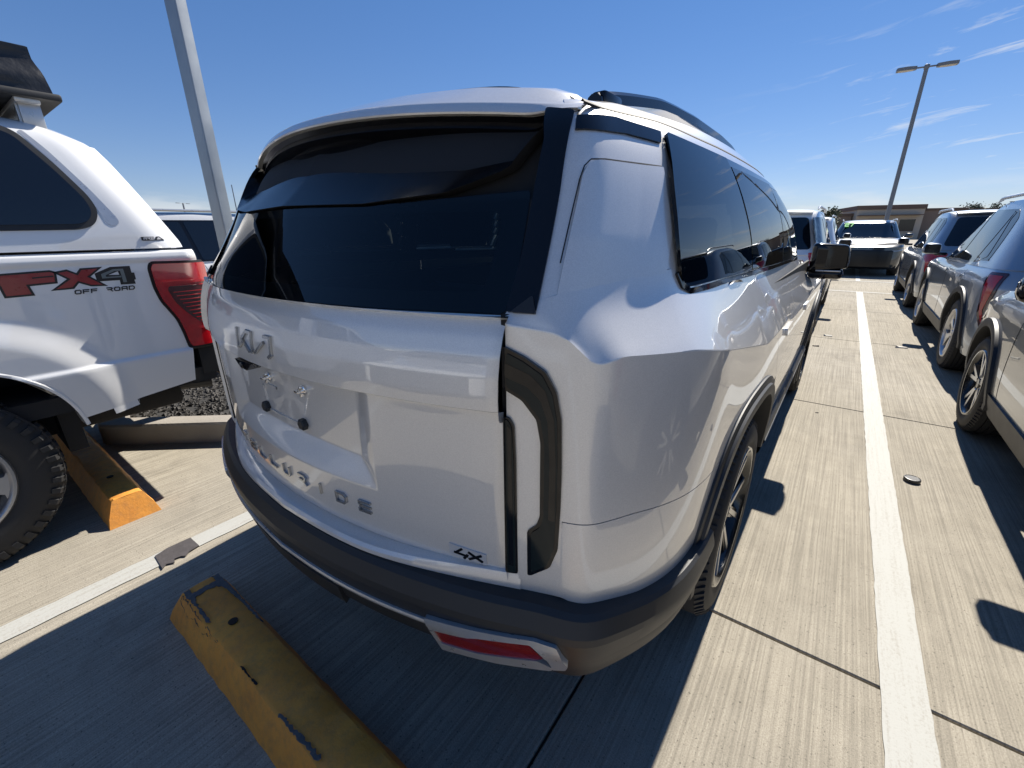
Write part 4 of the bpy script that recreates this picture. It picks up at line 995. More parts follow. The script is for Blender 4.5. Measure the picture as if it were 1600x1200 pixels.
for s in (1, -1): mb = MB(); mb.tube([(s*.630, -.728, 1.668), (s*.662, -.752, 1.651), (s*.690, -.783, 1.627), (s*.702, -.803, 1.607)], .004, 8); mb.obj('roof_seam', SEAM, suv)
# windscreen
wu = np.linspace(GU[11]+.05, GU[13], 24); PW = gre(wu, np.linspace(.15, 2.5, 20)); PW = np.concatenate([PW, (PW[::-1]*np.array([-1, 1, 1]))[1:]]); PW[..., 1] += .004
mesh('windscreen', PW.reshape(-1, 3), grid_faces(*PW.shape[:2]), CLEAR, suv)
# seats and dashboard seen through the glass
def seat(x, y, wd):
    mb = MB(); mb.box((x-wd/2, y-.28, .62), (x+wd/2, y+.26, .78), .05); mb.box((x-wd/2, y-.34, .74), (x+wd/2, y-.20, 1.28), .05); mb.box((x-.13, y-.36, 1.31), (x+.13, y-.27, 1.47), .035); mb.tube([(x-.06, y-.31, 1.25), (x-.06, y-.31, 1.35)], .008); mb.tube([(x+.06, y-.31, 1.25), (x+.06, y-.31, 1.35)], .008)
    mb.obj('seat', LINER, suv)
for x in (-.42, .42): seat(x, 1.30, .52)
mb = MB(); mb.box((-.66, .08, .62), (.66, .5, .78), .05); mb.box((-.66, -.02, .74), (.66, .10, 1.16), .05); mb.obj('seat', LINER, suv)
mb = MB(); mb.box((-.78, 1.75, .80), (.78, 2.25, 1.12), .06); mb.box((-.15, 1.72, 1.06), (.35, 1.76, 1.22), .01); mb.obj('dashboard', LINER, suv)
mb = MB(); mb.box((-.86, -.98, .55), (.86, 2.2, .60)); mb.box((-.92, -.9, .60), (-.90, 2.2, 1.2)); mb.box((.90, -.4, .60), (.915, 2.2, 1.2)); mb.box((-.64, -1.02, .6), (.64, -1.0, 1.23)); mb.obj('cabin_floor', LINER, suv)
mb = MB(); mb.box((-.12, 1.42, 1.53), (.12, 1.45, 1.60), .012); mb.obj('interior_mirror', LINER, suv)
# ---- rear bumper: swept mouldings
def plan_path():
    u0 = np.linspace(0, LU[5], 60); u1 = np.linspace(LU[5], u_of_y(-.43, 1), 40)[1:]; u = np.concatenate([u0, u1]); P = low(u, [1.3])[:, 0, :2]
    d = np.gradient(P, axis=0); d /= np.linalg.norm(d, axis=1)[:, None]; nrm = np.c_[d[:, 1], -d[:, 0]]
    arc = np.concatenate([[0], np.cumsum(np.linalg.norm(np.diff(P, axis=0), axis=1))])
    return P, nrm, arc
PP, PN, PA = plan_path()
ta = np.interp(PA, [.76, 1.02, PA[-1]], [0, .55, 1]); ta = ta*ta*(3-2*ta)
def sweep(name, A, B, mat, x_end=None, parent=suv, sharp=28):
    A = np.array(A); B = np.array(B); keep = np.ones(len(PA), bool) if x_end is None else (PA <= x_end)
    prof = A[None]*(1-ta[keep])[:, None, None]+B[None]*ta[keep][:, None, None]
    G = np.zeros((keep.sum(), len(A), 3)); G[..., :2] = PP[keep][:, None]+PN[keep][:, None]*prof[..., :1]; G[..., 2] = prof[..., 1]
    G2 = np.concatenate([(G[::-1]*np.array([-1, 1, 1]))[:-1], G])
    return mesh(name, G2.reshape(-1, 3), [f[::-1] for f in grid_faces(*G2.shape[:2])], mat, parent, True, sharp)
ta0 = ta; f_ = np.clip((PA-.30)/.43, 0, 1); ta = f_*f_*(3-2*f_)
o = sweep('bumper_lip', [(-.03, .700), (.004, .6985), (.018, .6945), (.0245, .687), (.0255, .677), (.02, .674)], [(-.03, .7165), (-.012, .7160), (-.004, .712), (.0005, .700), (.0012, .677), (-.004, .674)], SILVER, .745)
ta = ta0
sweep('bumper_cladding', [(-.02, .6765), (-.01, .6765), (.0285, .675), (.040, .664), (.0555, .630), (.057, .612), (.052, .582), (.046, .556)], [(-.02, .600), (-.01, .600), (.010, .598), (.018, .592), (.026, .560), (.027, .545), (.022, .515), (.018, .505)], PLASTIC, sharp=14)
sweep('bumper_strip', [(.044, .5745), (.0545, .572), (.0565, .567), (.0545, .560), (.044, .5575)], [(.018, .506), (.026, .504), (.028, .50), (.026, .495), (.018, .493)], SATIN, .555)
sweep('lower_bumper', [(.046, .558), (.043, .545), (.026, .49), (.012, .470), (-.015, .459), (-.045, .457)], [(.018, .505), (.018, .49), (.008, .455), (-.004, .440), (-.02, .434), (-.045, .432)], PLASTIC)
# skid face in the middle of the lower bumper
def RB(x, z): x = np.asarray(x, float); z = np.broadcast_to(z, x.shape); return np.c_[x, np.interp(z, [.425, .47, .545, .575], [-1.125, -1.161, -1.180, -1.192])+.265*x*x, z]
patch('skid_plate', rounded([(-.27, .548), (.25, .548), (.235, .462), (-.255, .462)], .006), RB, PLASTIC, suv, .010, .02, .03)
for s in (1, -1):
    fn = RB if s > 0 else mirx(RB)
    e = bpy.data.objects.new('rear_reflector', None); COL.objects.link(e); e.parent = suv
    patch('reflector_surround', rounded([(.534, .590), (.556, .592), (.66, .600), (.776, .613), (.819, .606), (.839, .556), (.832, .535), (.806, .525), (.800, .568), (.768, .599), (.64, .575), (.539, .553)], .004), fn, SATIN, e, .016, .022, .02, s)
    patch('reflector_lens', rounded([(.542, .553), (.64, .573), (.764, .596), (.793, .564), (.777, .546), (.641, .507), (.551, .500)], .004), fn, RED, e, .012, .018, .02, s)
    patch('reflector_surround', rounded([(.540, .550), (.551, .498), (.641, .505), (.777, .544), (.808, .527), (.80, .515), (.681, .486), (.545, .468), (.530, .55)], .003), fn, SATIN, e, .014, .020, .02, s)
# ---- wheel arches, sills
def arch(yc, s, mat, front=False):
    a0, a1 = (.03, math.pi-.18)
    if front: a0, a1 = (-.30, math.pi+.30)
    T = np.linspace(a0, a1, 72); G = np.zeros((72, 8, 3)); n = 2.6
    def se(t, a, b): c, s_ = math.cos(t), math.sin(t); r = (abs(c/a)**n+abs(s_/b)**n)**(-1/n); return yc-r*c, HZ+r*s_   # t=0 at the rear
    for i, t in enumerate(T):
        ring = [((.556, .524), .0, -.004), ((.554, .522), .0, .006), ((.546, .515), .0, .009), ((.526, .497), .0, .010), ((.522, .493), .0, .018), ((.494, .466), .0, .020), ((.482, .455), .0, .016), ((.480, .453), .0, -.13)]
        for j, ((a, b), _, d) in enumerate(ring):
            y, z = se(t, a, b); zc_ = min(max(z, .445), 1.25); x = float(SIDE_LOW(np.array([y]), np.array([zc_]))[0]); x = max(x, .955 if j < 7 else 0)
            G[i, j] = (s*(x+d), y, z)
    mesh('arch_moulding', G.reshape(-1, 3), [f if s > 0 else f[::-1] for f in grid_faces(72, 8)], mat, suv, True, 25)
    # wheel house
    W_ = np.zeros((72, 2, 3))
    for i, t in enumerate(T):
        y, z = se(t, .481, .454); W_[i, 0] = (s*.88, y, z); W_[i, 1] = (s*.60, y, z)
    mb = MB(); mb.add(W_.reshape(-1, 3), grid_faces(72, 2)); mb.add([(s*.60, yc-.5, .2), (s*.60, yc+.5, .2), (s*.60, yc+.5, .9), (s*.60, yc-.5, .9)], [(0, 1, 2, 3)]); mb.obj('wheel_house', LINER, suv)
for s in (1, -1): arch(0, s, PLASTIC); arch(2.97, s, PLASTIC, True)
def sill(s):
    ys = np.linspace(.50, 2.48, 40); prof = [(-.03, .545), (.004, .543), (.016, .53), (.020, .505), (.006, .44), (-.02, .40), (-.09, .34), (-.2, .33)]
    G = np.array([[(s*(float(SIDE_LOW(np.array([y]), np.array([.55]))[0])+d), y, z) for d, z in prof] for y in ys]); mesh('sill_cladding', G.reshape(-1, 3), [f if s > 0 else f[::-1] for f in grid_faces(40, 8)], PLASTIC, suv, True, 28)
    G = np.array([[(s*(float(SIDE_LOW(np.array([y]), np.array([.55]))[0])+d), y, z) for d, z in [(.019, .508), (.023, .502), (.019, .490), (.012, .472), (.007, .452)]] for y in ys]); mesh('sill_strip', G.reshape(-1, 3), [f if s > 0 else f[::-1] for f in grid_faces(40, 5)], SATIN, suv, True, 28)
    for y, zz in ((.52, .985), (1.42, .965)):
        fn = side_low if s > 0 else mirx(side_low)
        patch('door_handle', rounded([(y-.0, zz), (y+.22, zz-.004), (y+.22, zz+.028), (y, zz+.032)], .008), fn, SILVER, suv, .010, .012, .012, s)
both(sill)
mb = MB(); mb.box((-.84, -.62, .30), (.84, 3.5, .42), .03); mb.box((-.72, -.90, .455), (.72, -.6, .62), .03); mb.tube([(-.8, 0, .36), (.8, 0, .36)], .05); mb.tube([(-.8, 2.97, .36), (.8, 2.97, .36)], .05); mb.obj('underbody', LINER, suv)
for (y, s) in ((0, 1), (0, -1), (2.97, 1), (2.97, -1)): wheel(suv, (s*(.984-.1275), y, .387), s, style='twin')
# ---- roof rails, mirrors
def rail(s):
    pts = []; 
    for y in np.linspace(-.50, 1.22, 40):
        t = (y+.50)/1.72; lift = .045*min(1, min(t, 1-t)/.22)**.7 if 0 < t < 1 else 0
        pts.append((s*np.interp(y, [-.5, .2, 1.2], [.575, .60, .575]), y, np.interp(y, [-.5, 0, .6, 1.22], [1.716, 1.735, 1.740, 1.720])+lift))
    mb = MB(); n = 40; prof = [(-.020, -.022), (-.018, .004), (-.008, .011), (.008, .011), (.018, .002), (.022, -.022)]
    V = [(p[0]+s*a, p[1], p[2]+b) for p in pts for a, b in prof]; F = grid_faces(n, 6)
    F += [tuple(range(6)), tuple((n-1)*6+k for k in range(6))]; F += [(i*6, i*6+5, (i+1)*6+5, (i+1)*6) for i in range(n-1)]
    mb.add(V, F)
    for y in (-.44, 1.16): mb.box((s*.58-.02, y-.05, 1.70), (s*.58+.02, y+.05, 1.735), .008)
    o = mb.obj('roof_rail', GLOSS, suv); fix_normals(o)
both(rail)
def door_mirror(s):
    e = bpy.data.objects.new('door_mirror', None); COL.objects.link(e); e.parent = suv
    b = bmesh.new(); bmesh.ops.create_cube(b, size=1); bmesh.ops.subdivide_edges(b, edges=b.edges[:], cuts=3, use_grid_fill=True)
    for v in b.verts:
        x, y, z = v.co*2
        sx = .108*(1-.14*max(0, z)*max(0, x)-.10*y*y*0); v.co = Vector((s*(1.035+x*sx*(1-.22*max(0, y)**2)), 2.13+y*.105*(1-.12*x), 1.232+z*.084*(1-.28*max(0, y)**2)*(1-.10*x)))
    o = mesh('mirror_cap', [v.co[:] for v in b.verts], [[v.index for v in f.verts] for f in b.faces], GLOSS, e, True, 60); b.free()
    md = o.modifiers.new('s', 'SUBSURF'); md.levels = 2; md.render_levels = 2; fix_normals(o)
    mb = MB(); mb.prism(rounded([(.945, 1.160), (1.130, 1.168), (1.124, 1.300), (.952, 1.303)], .02), 2.023, 2.027, lambda a, b_, h: (s*a, h, b_)); o = mb.obj('mirror_glass', M('mirror_glass', (.004, .005, .006), .05), e, False); fix_normals(o)
    mb = MB(); mb.box((min(s*.90, s*1.06), 2.10, 1.125), (max(s*.90, s*1.06), 2.20, 1.165), .016); mb.box((min(s*.93, s*1.125), 2.05, 1.085), (max(s*.93, s*1.125), 2.21, 1.155), .03); mb.obj('mirror_foot', GLOSS, e)
    mb = MB(); mb.box((min(s*.97, s*1.11), 2.030, 1.138), (max(s*.97, s*1.11), 2.045, 1.148), .003); mb.obj('mirror_trim', SATIN, e)
both(door_mirror)

# the upper body leans in a little on its far side
for o in [x for x in bpy.data.objects if x.parent == suv and x.type == 'MESH']:
    n_ = len(o.data.vertices); co = np.zeros(n_*3, np.float32); o.data.vertices.foreach_get('co', co); co = co.reshape(-1, 3)
    k_ = np.interp(co[:, 2], [1.12, 1.27, 1.45, 1.62], [1, .955, .865, .815]); m_ = co[:, 0] < 0
    if m_.any() and co[:, 2].max() > 1.13: co[m_, 0] *= k_[m_]; o.data.vertices.foreach_set('co', co.ravel()); o.data.update()
# ------------------------------------------------------------------ other parked cars: a parametric five-door
def car(name, label, cat, loc, rz, mat, L=4.6, W=1.86, H=1.66, wb=2.72, foh=.90, r=.36, clear=.24, belt=1.0, shoulder=.86, hoodz=1.0, rake_r=.30, rake_f=.95, tumble=.16, style='disc', clad=True, rails=True, lamps='y', glass=None, roofmat=None, glassv=True, group=None, wscale=1.0, vline=0., visor=None, my=.62, lampz=0., grille=None):
    """origin on the ground under the rear axle, nose towards +Y"""
    t = thing(name, label, cat, loc, rz, group); w = W/2; yr = -(L-wb-foh); yf = wb+foh; hw = .5
    glass = glass or GLASS
    B = [(0, yr), (.30*w, yr+.008), (.58*w, yr+.045), (.80*w, yr+.12), (.92*w, yr+.25), (.965*w, yr+.45), (.985*w, -.1), (w, .6), (w, wb*.5), (w, wb*.8), (.99*w, wb+.05), (.965*w, wb+.42), (.88*w, yf-.19), (.68*w, yf-.075), (.38*w, yf-.015), (0, yf)]
    B = np.array(B); n = len(B); sd = np.clip((B[:, 1]-yr)/.45, 0, 1)*np.clip((yf-B[:, 1])/.5, 0, 1)
    def row(z, dx, dyr, dyf):
        P = B.copy(); P[:, 0] += dx*np.where(np.abs(P[:, 0]) > .1, 1, 0); P[:, 1] += np.where(P[:, 1] < 0, dyr*(1-sd), dyf*(1-sd)); return np.c_[P, np.full(n, z) if np.isscalar(z) else z]
    cu = np.concatenate([[0], np.cumsum(np.linalg.norm(np.diff(B, axis=0), axis=1))])
    zb = np.interp(B[:, 1], [yr, 0, wb*.6, wb-.25, yf-.5, yf], [belt+.03, belt+.02, belt-.02, hoodz+.02, hoodz-.06, hoodz-.18])
    rows = [row(clear+.02, -.05, .10, -.06), row(clear+.16, -.015, .0, .0), row(clear+.36, 0, .01, -.01), row(np.minimum(shoulder, zb-.05), -.004, .03, -.03), row(zb, -.055, .10, -.16)]
    def body(u, v):
        C = np.stack([nspline(cu, q, u).ravel() for q in rows]); A = nspline([0, 1, 2, 3], C[:4], np.minimum(v, 3)).reshape(len(v), len(u), 3)
        o = np.zeros((len(u), len(v), 3)); C = C.reshape(5, len(u), 3)
        for j, vv in enumerate(v): o[:, j] = A[j] if vv <= 3 else C[3]*(4-vv)+C[4]*(vv-3)+(np.array([.012, 0, 0])*math.sin(math.pi*(vv-3)))
        return o
    uq = np.linspace(0, cu[-1], 150); vq = np.concatenate([np.linspace(0, 2.95, 18), [3], np.linspace(3.1, 4, 7)]); P = body(uq, vq); c = (P[:-1, :-1]+P[1:, 1:])/2
    ra, rb = r+.075, r+.07
    def out_arch(y0): return ((np.abs((c[..., 1]-y0)/ra)**2.3+np.abs((c[..., 2]-r)/rb)**2.3) > 1)
    mask = out_arch(0) & out_arch(wb)
    for s in (1, -1): flanged('body_side', P*np.array([s, 1, 1]), mask, mat, t, s < 0, .02)
    HFs = HF(body, np.linspace(cu[4], cu[12], 160), vq, 1, 0, (yr+.30, yf-.25), (clear+.02, belt), (160, 50))
    # bonnet
    ub = np.linspace(cu[7], cu[-1], 300); top = body(ub, [4.])[:, 0]; yb = np.linspace(wb-.42, yf-.17, 16); tt = np.linspace(-1, 1, 21); G = np.zeros((16, 21, 3))
    for i, y in enumerate(yb): ww = np.interp(y, top[:, 1], top[:, 0]); G[i] = np.c_[tt*ww, np.full(21, y), np.interp(y, top[:, 1], top[:, 2])+.04*(1-tt**4)-.06*max(0, (y-(yf-.45)))]
    flanged('bonnet', G, None, mat, t, True)
    # greenhouse
    rt = yr+rake_r+.12; ft = wb-.42-rake_f
    zt = H-.12
    Gr = []
    for z, k in ((belt, 0), (belt+(zt-belt)*.55, .55), (zt, 1.0), (H-.045, 1.16)):
        ww = w-.055-tumble*k; y0 = yr+.10+(rake_r)*k; y1 = wb-.36-rake_f*k
        if k > 1: y0 += .10; y1 -= .14
        zz = lambda y: (zb_i(y) if k == 0 else z-(.02*k if k < 1.1 else .03)*np.interp(y, [yr, 0, wb], [1.3, .2, .8]))
        zb_i = lambda y: np.interp(y, B[:, 1][:11], zb[:11])
        pts = [(0, y0), (.45*ww, y0+.015), (.74*ww, y0+.06), (.90*ww, y0+.16), (.975*ww, y0+.42), (ww, y0+.9), (ww, (y0+y1)/2+.1), (.985*ww, y1-.55), (.93*ww, y1-.26), (.74*ww, y1-.07), (.42*ww, y1-.01), (0, y1)]
        Gr.append(np.array([(x, y, float(zz(y))) for x, y in pts]))
    gu = np.concatenate([[0], np.cumsum(np.linalg.norm(np.diff(Gr[1][:, :2], axis=0), axis=1))])
    def green(u, v):
        C = np.stack([nspline(gu, q, u).ravel() for q in Gr]); return nspline([0, 1, 2, 3], C, v).reshape(len(v), len(u), 3).transpose(1, 0, 2)
    ugg = np.linspace(0, gu[-1], 110); PGc = green(ugg, np.linspace(0, 3, 22))
    for s in (1, -1): flanged('cabin', PGc*np.array([s, 1, 1]), None, mat, t, s < 0, .01)
    rim_ = green(ugg, [3.])[:, 0]; ring = np.concatenate([rim_, (rim_[::-1]*np.array([-1, 1, 1]))[1:-1]]); m = len(ring); yc = ring[:, 1].mean(); V = []; F = []
    for f, dz in ((1, 0), (.9, .022), (.6, .04), (.2, .046)):
        V += [(p[0]*f, yc+(p[1]-yc)*f, p[2]*f+(H-.05)*(1-f)+dz) for p in ring]
    for k in range(3): F += [(k*m+i, k*m+(i+1) % m, (k+1)*m+(i+1) % m, (k+1)*m+i) for i in range(m)]
    F.append(tuple(3*m+i for i in range(m))); o = mesh('roof', V, F, roofmat or mat, t, True, 50); fix_normals(o)
    HG = HF(green, np.linspace(gu[3], gu[8]+.2, 160), np.linspace(0, 3, 31), 1, 0, (yr+.35, wb-.3), (belt-.02, H-.06), (140, 40))
    HR = HF(green, np.linspace(0, gu[4], 60), np.linspace(0, 3, 31), 0, 1, (0, .93*(w-.07)), (belt+.04, H-.06), (60, 40))
    Hw = lambda y, z: np.c_[HG(y, z), y, np.broadcast_to(z, np.shape(y))]
    Hr = lambda x, z: np.c_[x, HR(np.abs(x), z), np.broadcast_to(z, np.shape(x))]
    zB = belt+.045; zT = zt-.015; k1 = (zT-belt)/(zt-belt)
    ya = yr+.10+rake_r; y1 = wb-.36
    wins = {'quarter_window': [(yr+.62+vline, zB+.02+vline*.3), (.12, zB), (.02, zT-.02), (yr+.78+vline*1.4, zT-.03)], 'rear_door_window': [(.17, zB), (.98, zB-.01), (.90, zT), (.07, zT-.015)], 'front_door_window': [(1.05, zB-.012), (wb-.56, zB-.02), (ft+.10, zT-.07), (ft-.24, zT-.012), (.97, zT)]}
    for s in (1, -1):
        fn = Hw if s > 0 else mirx(Hw); fl = (lambda y, z: np.c_[HFs(y, z), y, np.broadcast_to(z, np.shape(y))]); fl = fl if s > 0 else mirx(fl)
        fr = rounded([(yr+.52+vline, zB-.0+vline*.3), (wb-.50, zB-.04), (ft+.14, zT-.05), (ft-.24, zT+.016), (yr+.72+vline*1.4, zT+.0), (yr+.60+vline*1.2, zT-.08)], .03)
        patch('window_frame', fr, fn, GLOSS, t, .003, .006, .06, s)
        for nme, pl in wins.items(): patch(nme, rounded(pl, .03), fn, glass, t, .006, .006, .06, s)
        strip('waist_moulding', [(yr+.52+vline, zB-.004+vline*.3), (wb-.5, zB-.044)], fn, CHROME if not clad else GLOSS, t, .012, .006, s, .06)
        for y0_ in (.145, 1.015): strip('door_gap', [(y0_+.02, belt-.03), (y0_+.05, shoulder), (y0_+.04, clear+.30), (y0_+.10 if y0_ > .5 else y0_+.36, clear+.16)], fl, SEAM, t, .006, .0012, s, .04)
        strip('door_gap', [(wb-.62, belt-.05), (wb-.60, shoulder-.1), (wb-.62, clear+.16)], fl, SEAM, t, .006, .0012, s, .04)
        for y0_ in (.24, 1.12): patch('door_handle', rounded([(y0_, shoulder+.015), (y0_+.20, shoulder+.012), (y0_+.20, shoulder+.045), (y0_, shoulder+.048)], .01), fl, mat, t, .014, .016, .04, s)
        if clad:
            patch('sill_cladding', rounded([(ra+.04, clear+.03), (wb-ra-.04, clear+.03), (wb-ra-.02, clear+.17), (ra+.02, clear+.17)], .02), fl, PLASTIC, t, .012, .02, .06, s)
        for y0_ in (0, wb):
            T = np.linspace(-.12, math.pi+.12, 40); G = np.zeros((40, 5, 3))
            for i, a in enumerate(T):
                for j, (dr, d) in enumerate(((.062 if clad else .02, .0), (.058 if clad else .018, .018 if clad else .006), (.03, .022 if clad else .008), (.0, .016 if clad else .004), (0, -.14))):
                    y = y0_-(ra-.012+dr)*math.cos(a); z = r+(rb-.012+dr)*math.sin(a); x = float(HFs(np.array([np.clip(y, yr+.32, yf-.28)]), np.array([np.clip(z, clear+.1, belt-.05)]))[0]); G[i, j] = (s*(x+d), y, z)
            mesh('arch_moulding', G.reshape(-1, 3), [f if s > 0 else f[::-1] for f in grid_faces(40, 5)], PLASTIC if clad else mat, t, True, 30)
            mb = MB(); mb.add([(s*(w-.10), y0_-(ra-.01)*math.cos(a), r+(rb-.01)*math.sin(a)) for a in T]+[(s*(w-.40), y0_-(ra-.01)*math.cos(a), r+(rb-.01)*math.sin(a)) for a in T]+[(s*(w-.40), y0_, r)], [(i, i+1, 41+i, 40+i) for i in range(39)]+[(40+i, 41+i, 80) for i in range(39)]); mb.obj('wheel_house', LINER, t)
            wheel(t, (s*(w-.02-.115), y0_, r), s, r, .23, r*.66, style)
        # mirrors
        e = bpy.data.objects.new('door_mirror', None); COL.objects.link(e); e.parent = t
        ym = wb-my; mb = MB(); mb.box((-.095, -.075, -.065), (.095, .075, .075), .045); o = mb.obj('mirror_cap', visor or mat, e, True, 60); o.location = (s*(w+.085), ym, belt+.10)
        mb = MB(); mb.prism(rounded([(-.078, -.05), (.078, -.05), (.078, .06), (-.078, .06)], .02), -.078, -.070, lambda a, b, h: (a, h, b)); o = mb.obj('mirror_glass', GLOSS, e, False); fix_normals(o); o.location = (s*(w+.085), ym, belt+.10)
        mb = MB(); mb.box((min(s*(w-.08), s*(w+.05)), ym-.03, belt+.02), (max(s*(w-.08), s*(w+.05)), ym+.03, belt+.06), .012); mb.obj('mirror_foot', GLOSS, e)
        if rails:
            pts = [(s*(w-.055-tumble*1.1-.02), y, H-.055+.055*min(1, min(y-ya+.05, ft-.2-y+.05)/.22)) for y in np.linspace(ya+.02, ft-.22, 14)]; mb = MB(); mb.tube(pts, [.008]+[.017]*12+[.008], 8); mb.obj('roof_rail', SATIN if rails == 2 else GLOSS, t)
        # lamps
        rl = lambda x, z: np.c_[x, np.interp(np.abs(x), B[:6, 0], B[:6, 1])+.012, np.broadcast_to(z, np.shape(x))]
        Pu = np.linspace(cu[1], cu[6], 120)
        tb = body(Pu, np.linspace(1, 4, 40))
        def lampfn(u, z):
            fi = np.clip((np.asarray(u)-Pu[0])/(Pu[1]-Pu[0]), 0, 118.99); i = fi.astype(int); a = (fi-i)[:, None]; o = np.zeros((len(fi), 3))
            for q in range(len(fi)):
                A = tb[i[q]]*(1-a[q])+tb[i[q]+1]*a[q]; o[q] = [np.interp(z[q], A[:, 2], A[:, 0]), np.interp(z[q], A[:, 2], A[:, 1]), z[q]]
            return o
        lf = (lambda u, z: lampfn(np.atleast_1d(u), np.broadcast_to(z, np.shape(np.atleast_1d(u))))); lf = lf if s > 0 else mirx(lf)
        e = bpy.data.objects.new('tail_lamp', None); COL.objects.link(e); e.parent = t
        u4 = cu[4]; zq = belt-.02+lampz
        if lamps == 'tall': pl = [(u4-.10, zq+.02), (u4+.10, zq+.02), (u4+.06, zq-.18), (u4+.02, zq-.34), (u4-.06, zq-.48), (u4-.12, zq-.46), (u4-.05, zq-.30)]
        elif lamps == 'y': pl = [(u4-.28, zq+.0), (u4+.08, zq+.01), (u4+.12, zq-.06), (u4+.0, zq-.14), (u4-.06, zq-.34), (u4-.14, zq-.34), (u4-.10, zq-.14), (u4-.28, zq-.05)]
        else: pl = [(u4-.18, zq-.02), (u4+.12, zq-.03), (u4+.22, zq-.08), (u4+.10, zq-.20), (u4-.18, zq-.18)]
        patch('lamp_lens', rounded(pl, .02), lf, LAMPRED if lamps != 'tall' else LAMPDARK, e, .008, .014, .05, s)
        patch('lamp_guide', rounded(inset(pl, .025), .01), lf, LAMPRED, e, .010, .005, .05, s)
        ufl = np.linspace(cu[10], cu[14], 80); tf = body(ufl, np.linspace(1, 4, 40))
        zh = lambda k: k
        V = []; 
        for i in range(20, 62, 3):
            A = tf[i]; zhi = A[-1, 2]-.05; 
            for z in (zhi-.14, zhi): V.append((s*(np.interp(z, A[:, 2], A[:, 0])+.004), np.interp(z, A[:, 2], A[:, 1])+.004, z))
        o = mesh('headlamp', V, [f if s > 0 else f[::-1] for f in grid_faces(len(V)//2, 2)], HEADL, t)
    # rear glass, windscreen, bumpers, plate
    patch('rear_window', rounded([(-.84*(w-.1), zB+.05), (.84*(w-.1), zB+.05), (.80*(w-.2), zT-.0), (-.80*(w-.2), zT)], .05), Hr, glass, t, .005, .008, .06, 1)
    uw = np.linspace(gu[8]+.10, gu[-1], 18); Pw = green(uw, np.linspace(.12, 2.05, 12)); Pw = np.concatenate([Pw, (Pw[::-1]*np.array([-1, 1, 1]))[1:]]); nw = np.cross(np.gradient(Pw, axis=0), np.gradient(Pw, axis=1)); nw /= np.linalg.norm(nw, axis=2)[..., None]; Pw += nw*.006
    mesh('windscreen', Pw.reshape(-1, 3), grid_faces(*Pw.shape[:2]), glass, t)
    xs = np.linspace(-.78*w, .78*w, 25); yq = lambda x: np.interp(np.abs(x), B[:6, 0], B[:6, 1])
    G = np.array([[(x, yq(x)+d, z) for d, z in ((.02, clear+.34), (-.012, clear+.32), (-.02, clear+.20), (.0, clear+.06), (.06, clear-.01))] for x in xs]); mesh('rear_bumper', G.reshape(-1, 3), [f[::-1] for f in grid_faces(25, 5)], PLASTIC, t)
    yq2 = lambda x: np.interp(np.abs(x), B[:10:-1, 0], B[:10:-1, 1])
    G = np.array([[(x, yq2(x)+d, z) for d, z in ((-.06, clear+.0), (.012, clear+.05), (.02, clear+.30), (.004, clear+.50), (-.03, clear+.54))] for x in xs*.92]); mesh('grille', G.reshape(-1, 3), [f for f in grid_faces(25, 5)], grille or PLASTIC, t, True, 20)
    mb = MB(); mb.box((-w+.12, yr+.2, clear-.03), (w-.12, yf-.2, clear+.2), .04); mb.obj('underbody', LINER, t)
    sp = np.array([[(x, HR(np.array([min(abs(x), .9*(w-.2))]), np.array([H-.08]))[0]+d, z-.03*(x/w)**2) for d, z in ((.16, H-.028), (-.02, H-.030), (-.10, H-.055), (-.09, H-.075), (.04, H-.10))] for x in np.linspace(-.66*w, .66*w, 21)]); mesh('spoiler', sp.reshape(-1, 3), [f[::-1] for f in grid_faces(21, 5)], mat, t, True, 40)
    return t
car('grey_suv', 'pale grey SUV at the right edge with black arch trim and machined five spoke wheel', 'SUV', (1.795, 1.58, 0), R(-.3), GREY_A, L=4.55, W=1.82, H=1.66, wb=2.76, foh=.86, r=.35, belt=1.02, shoulder=.86, hoodz=1.02, style='five', visor=GLOSS, my=1.13)
car('blue_grey_suv', 'blue grey SUV with tall dark red tail lamp parked ahead of the pale grey SUV', 'SUV', (1.95, 6.28, 0), R(-.4), BLUEGREY, L=4.50, W=1.90, H=1.70, wb=2.70, foh=.88, r=.365, belt=1.03, shoulder=.90, style='disc', clad=True, rails=2, lamps='tall', vline=.15)
car('dark_grey_suv', 'dark grey SUV with Y shaped tail lamp beyond the blue grey SUV', 'SUV', (1.98, 10.95, 0), R(-.3), DARKGREY, L=4.55, W=1.90, H=1.69, wb=2.70, foh=.88, r=.36, belt=1.02, style='disc', rails=2, lamps='y', roofmat=WHITE)  # white roof colour paints in the bright highlight on a dark grey roof
car('white_suv', 'white SUV with black roof rail and spoiler parked directly ahead of the silver SUV', 'SUV', (-1.07, 7.75, 0), R(-.4), WHITE, L=4.45, W=1.85, H=1.68, wb=2.68, foh=.88, r=.36, belt=1.05, style='five', clad=False, lamps='x', rails=2, vline=-.30, lampz=.10)
car('white_suv', 'white SUV behind the camera, seen only as a reflection in the silver SUV tailgate', 'SUV', (-1.45, -5.3, 0), R(0), WHITE, L=4.6, W=1.86, H=1.67, wb=2.72, foh=.92, r=.36, belt=1.05, style='five', rails=2)
car('white_suv', 'white SUV farthest along the left row, half hidden by the door mirror', 'SUV', (-1.13, 14.6, 0), R(-.5), WHITE, L=4.75, W=1.90, H=1.70, wb=2.82, foh=.90, r=.37, belt=1.08, style='five', lamps='x', rails=2, rake_r=.18)
fs = car('black_suv', 'black SUV facing the camera with green figures on its windscreen', 'SUV', (.42, 20.9, 0), R(180), DARKGREEN, L=4.7, W=1.92, H=1.66, wb=2.8, foh=.90, r=.37, belt=1.06, hoodz=1.08, style='five', rails=2, rake_f=.72, clad=False, grille=M('black_fascia', (.006, .008, .009), .3))
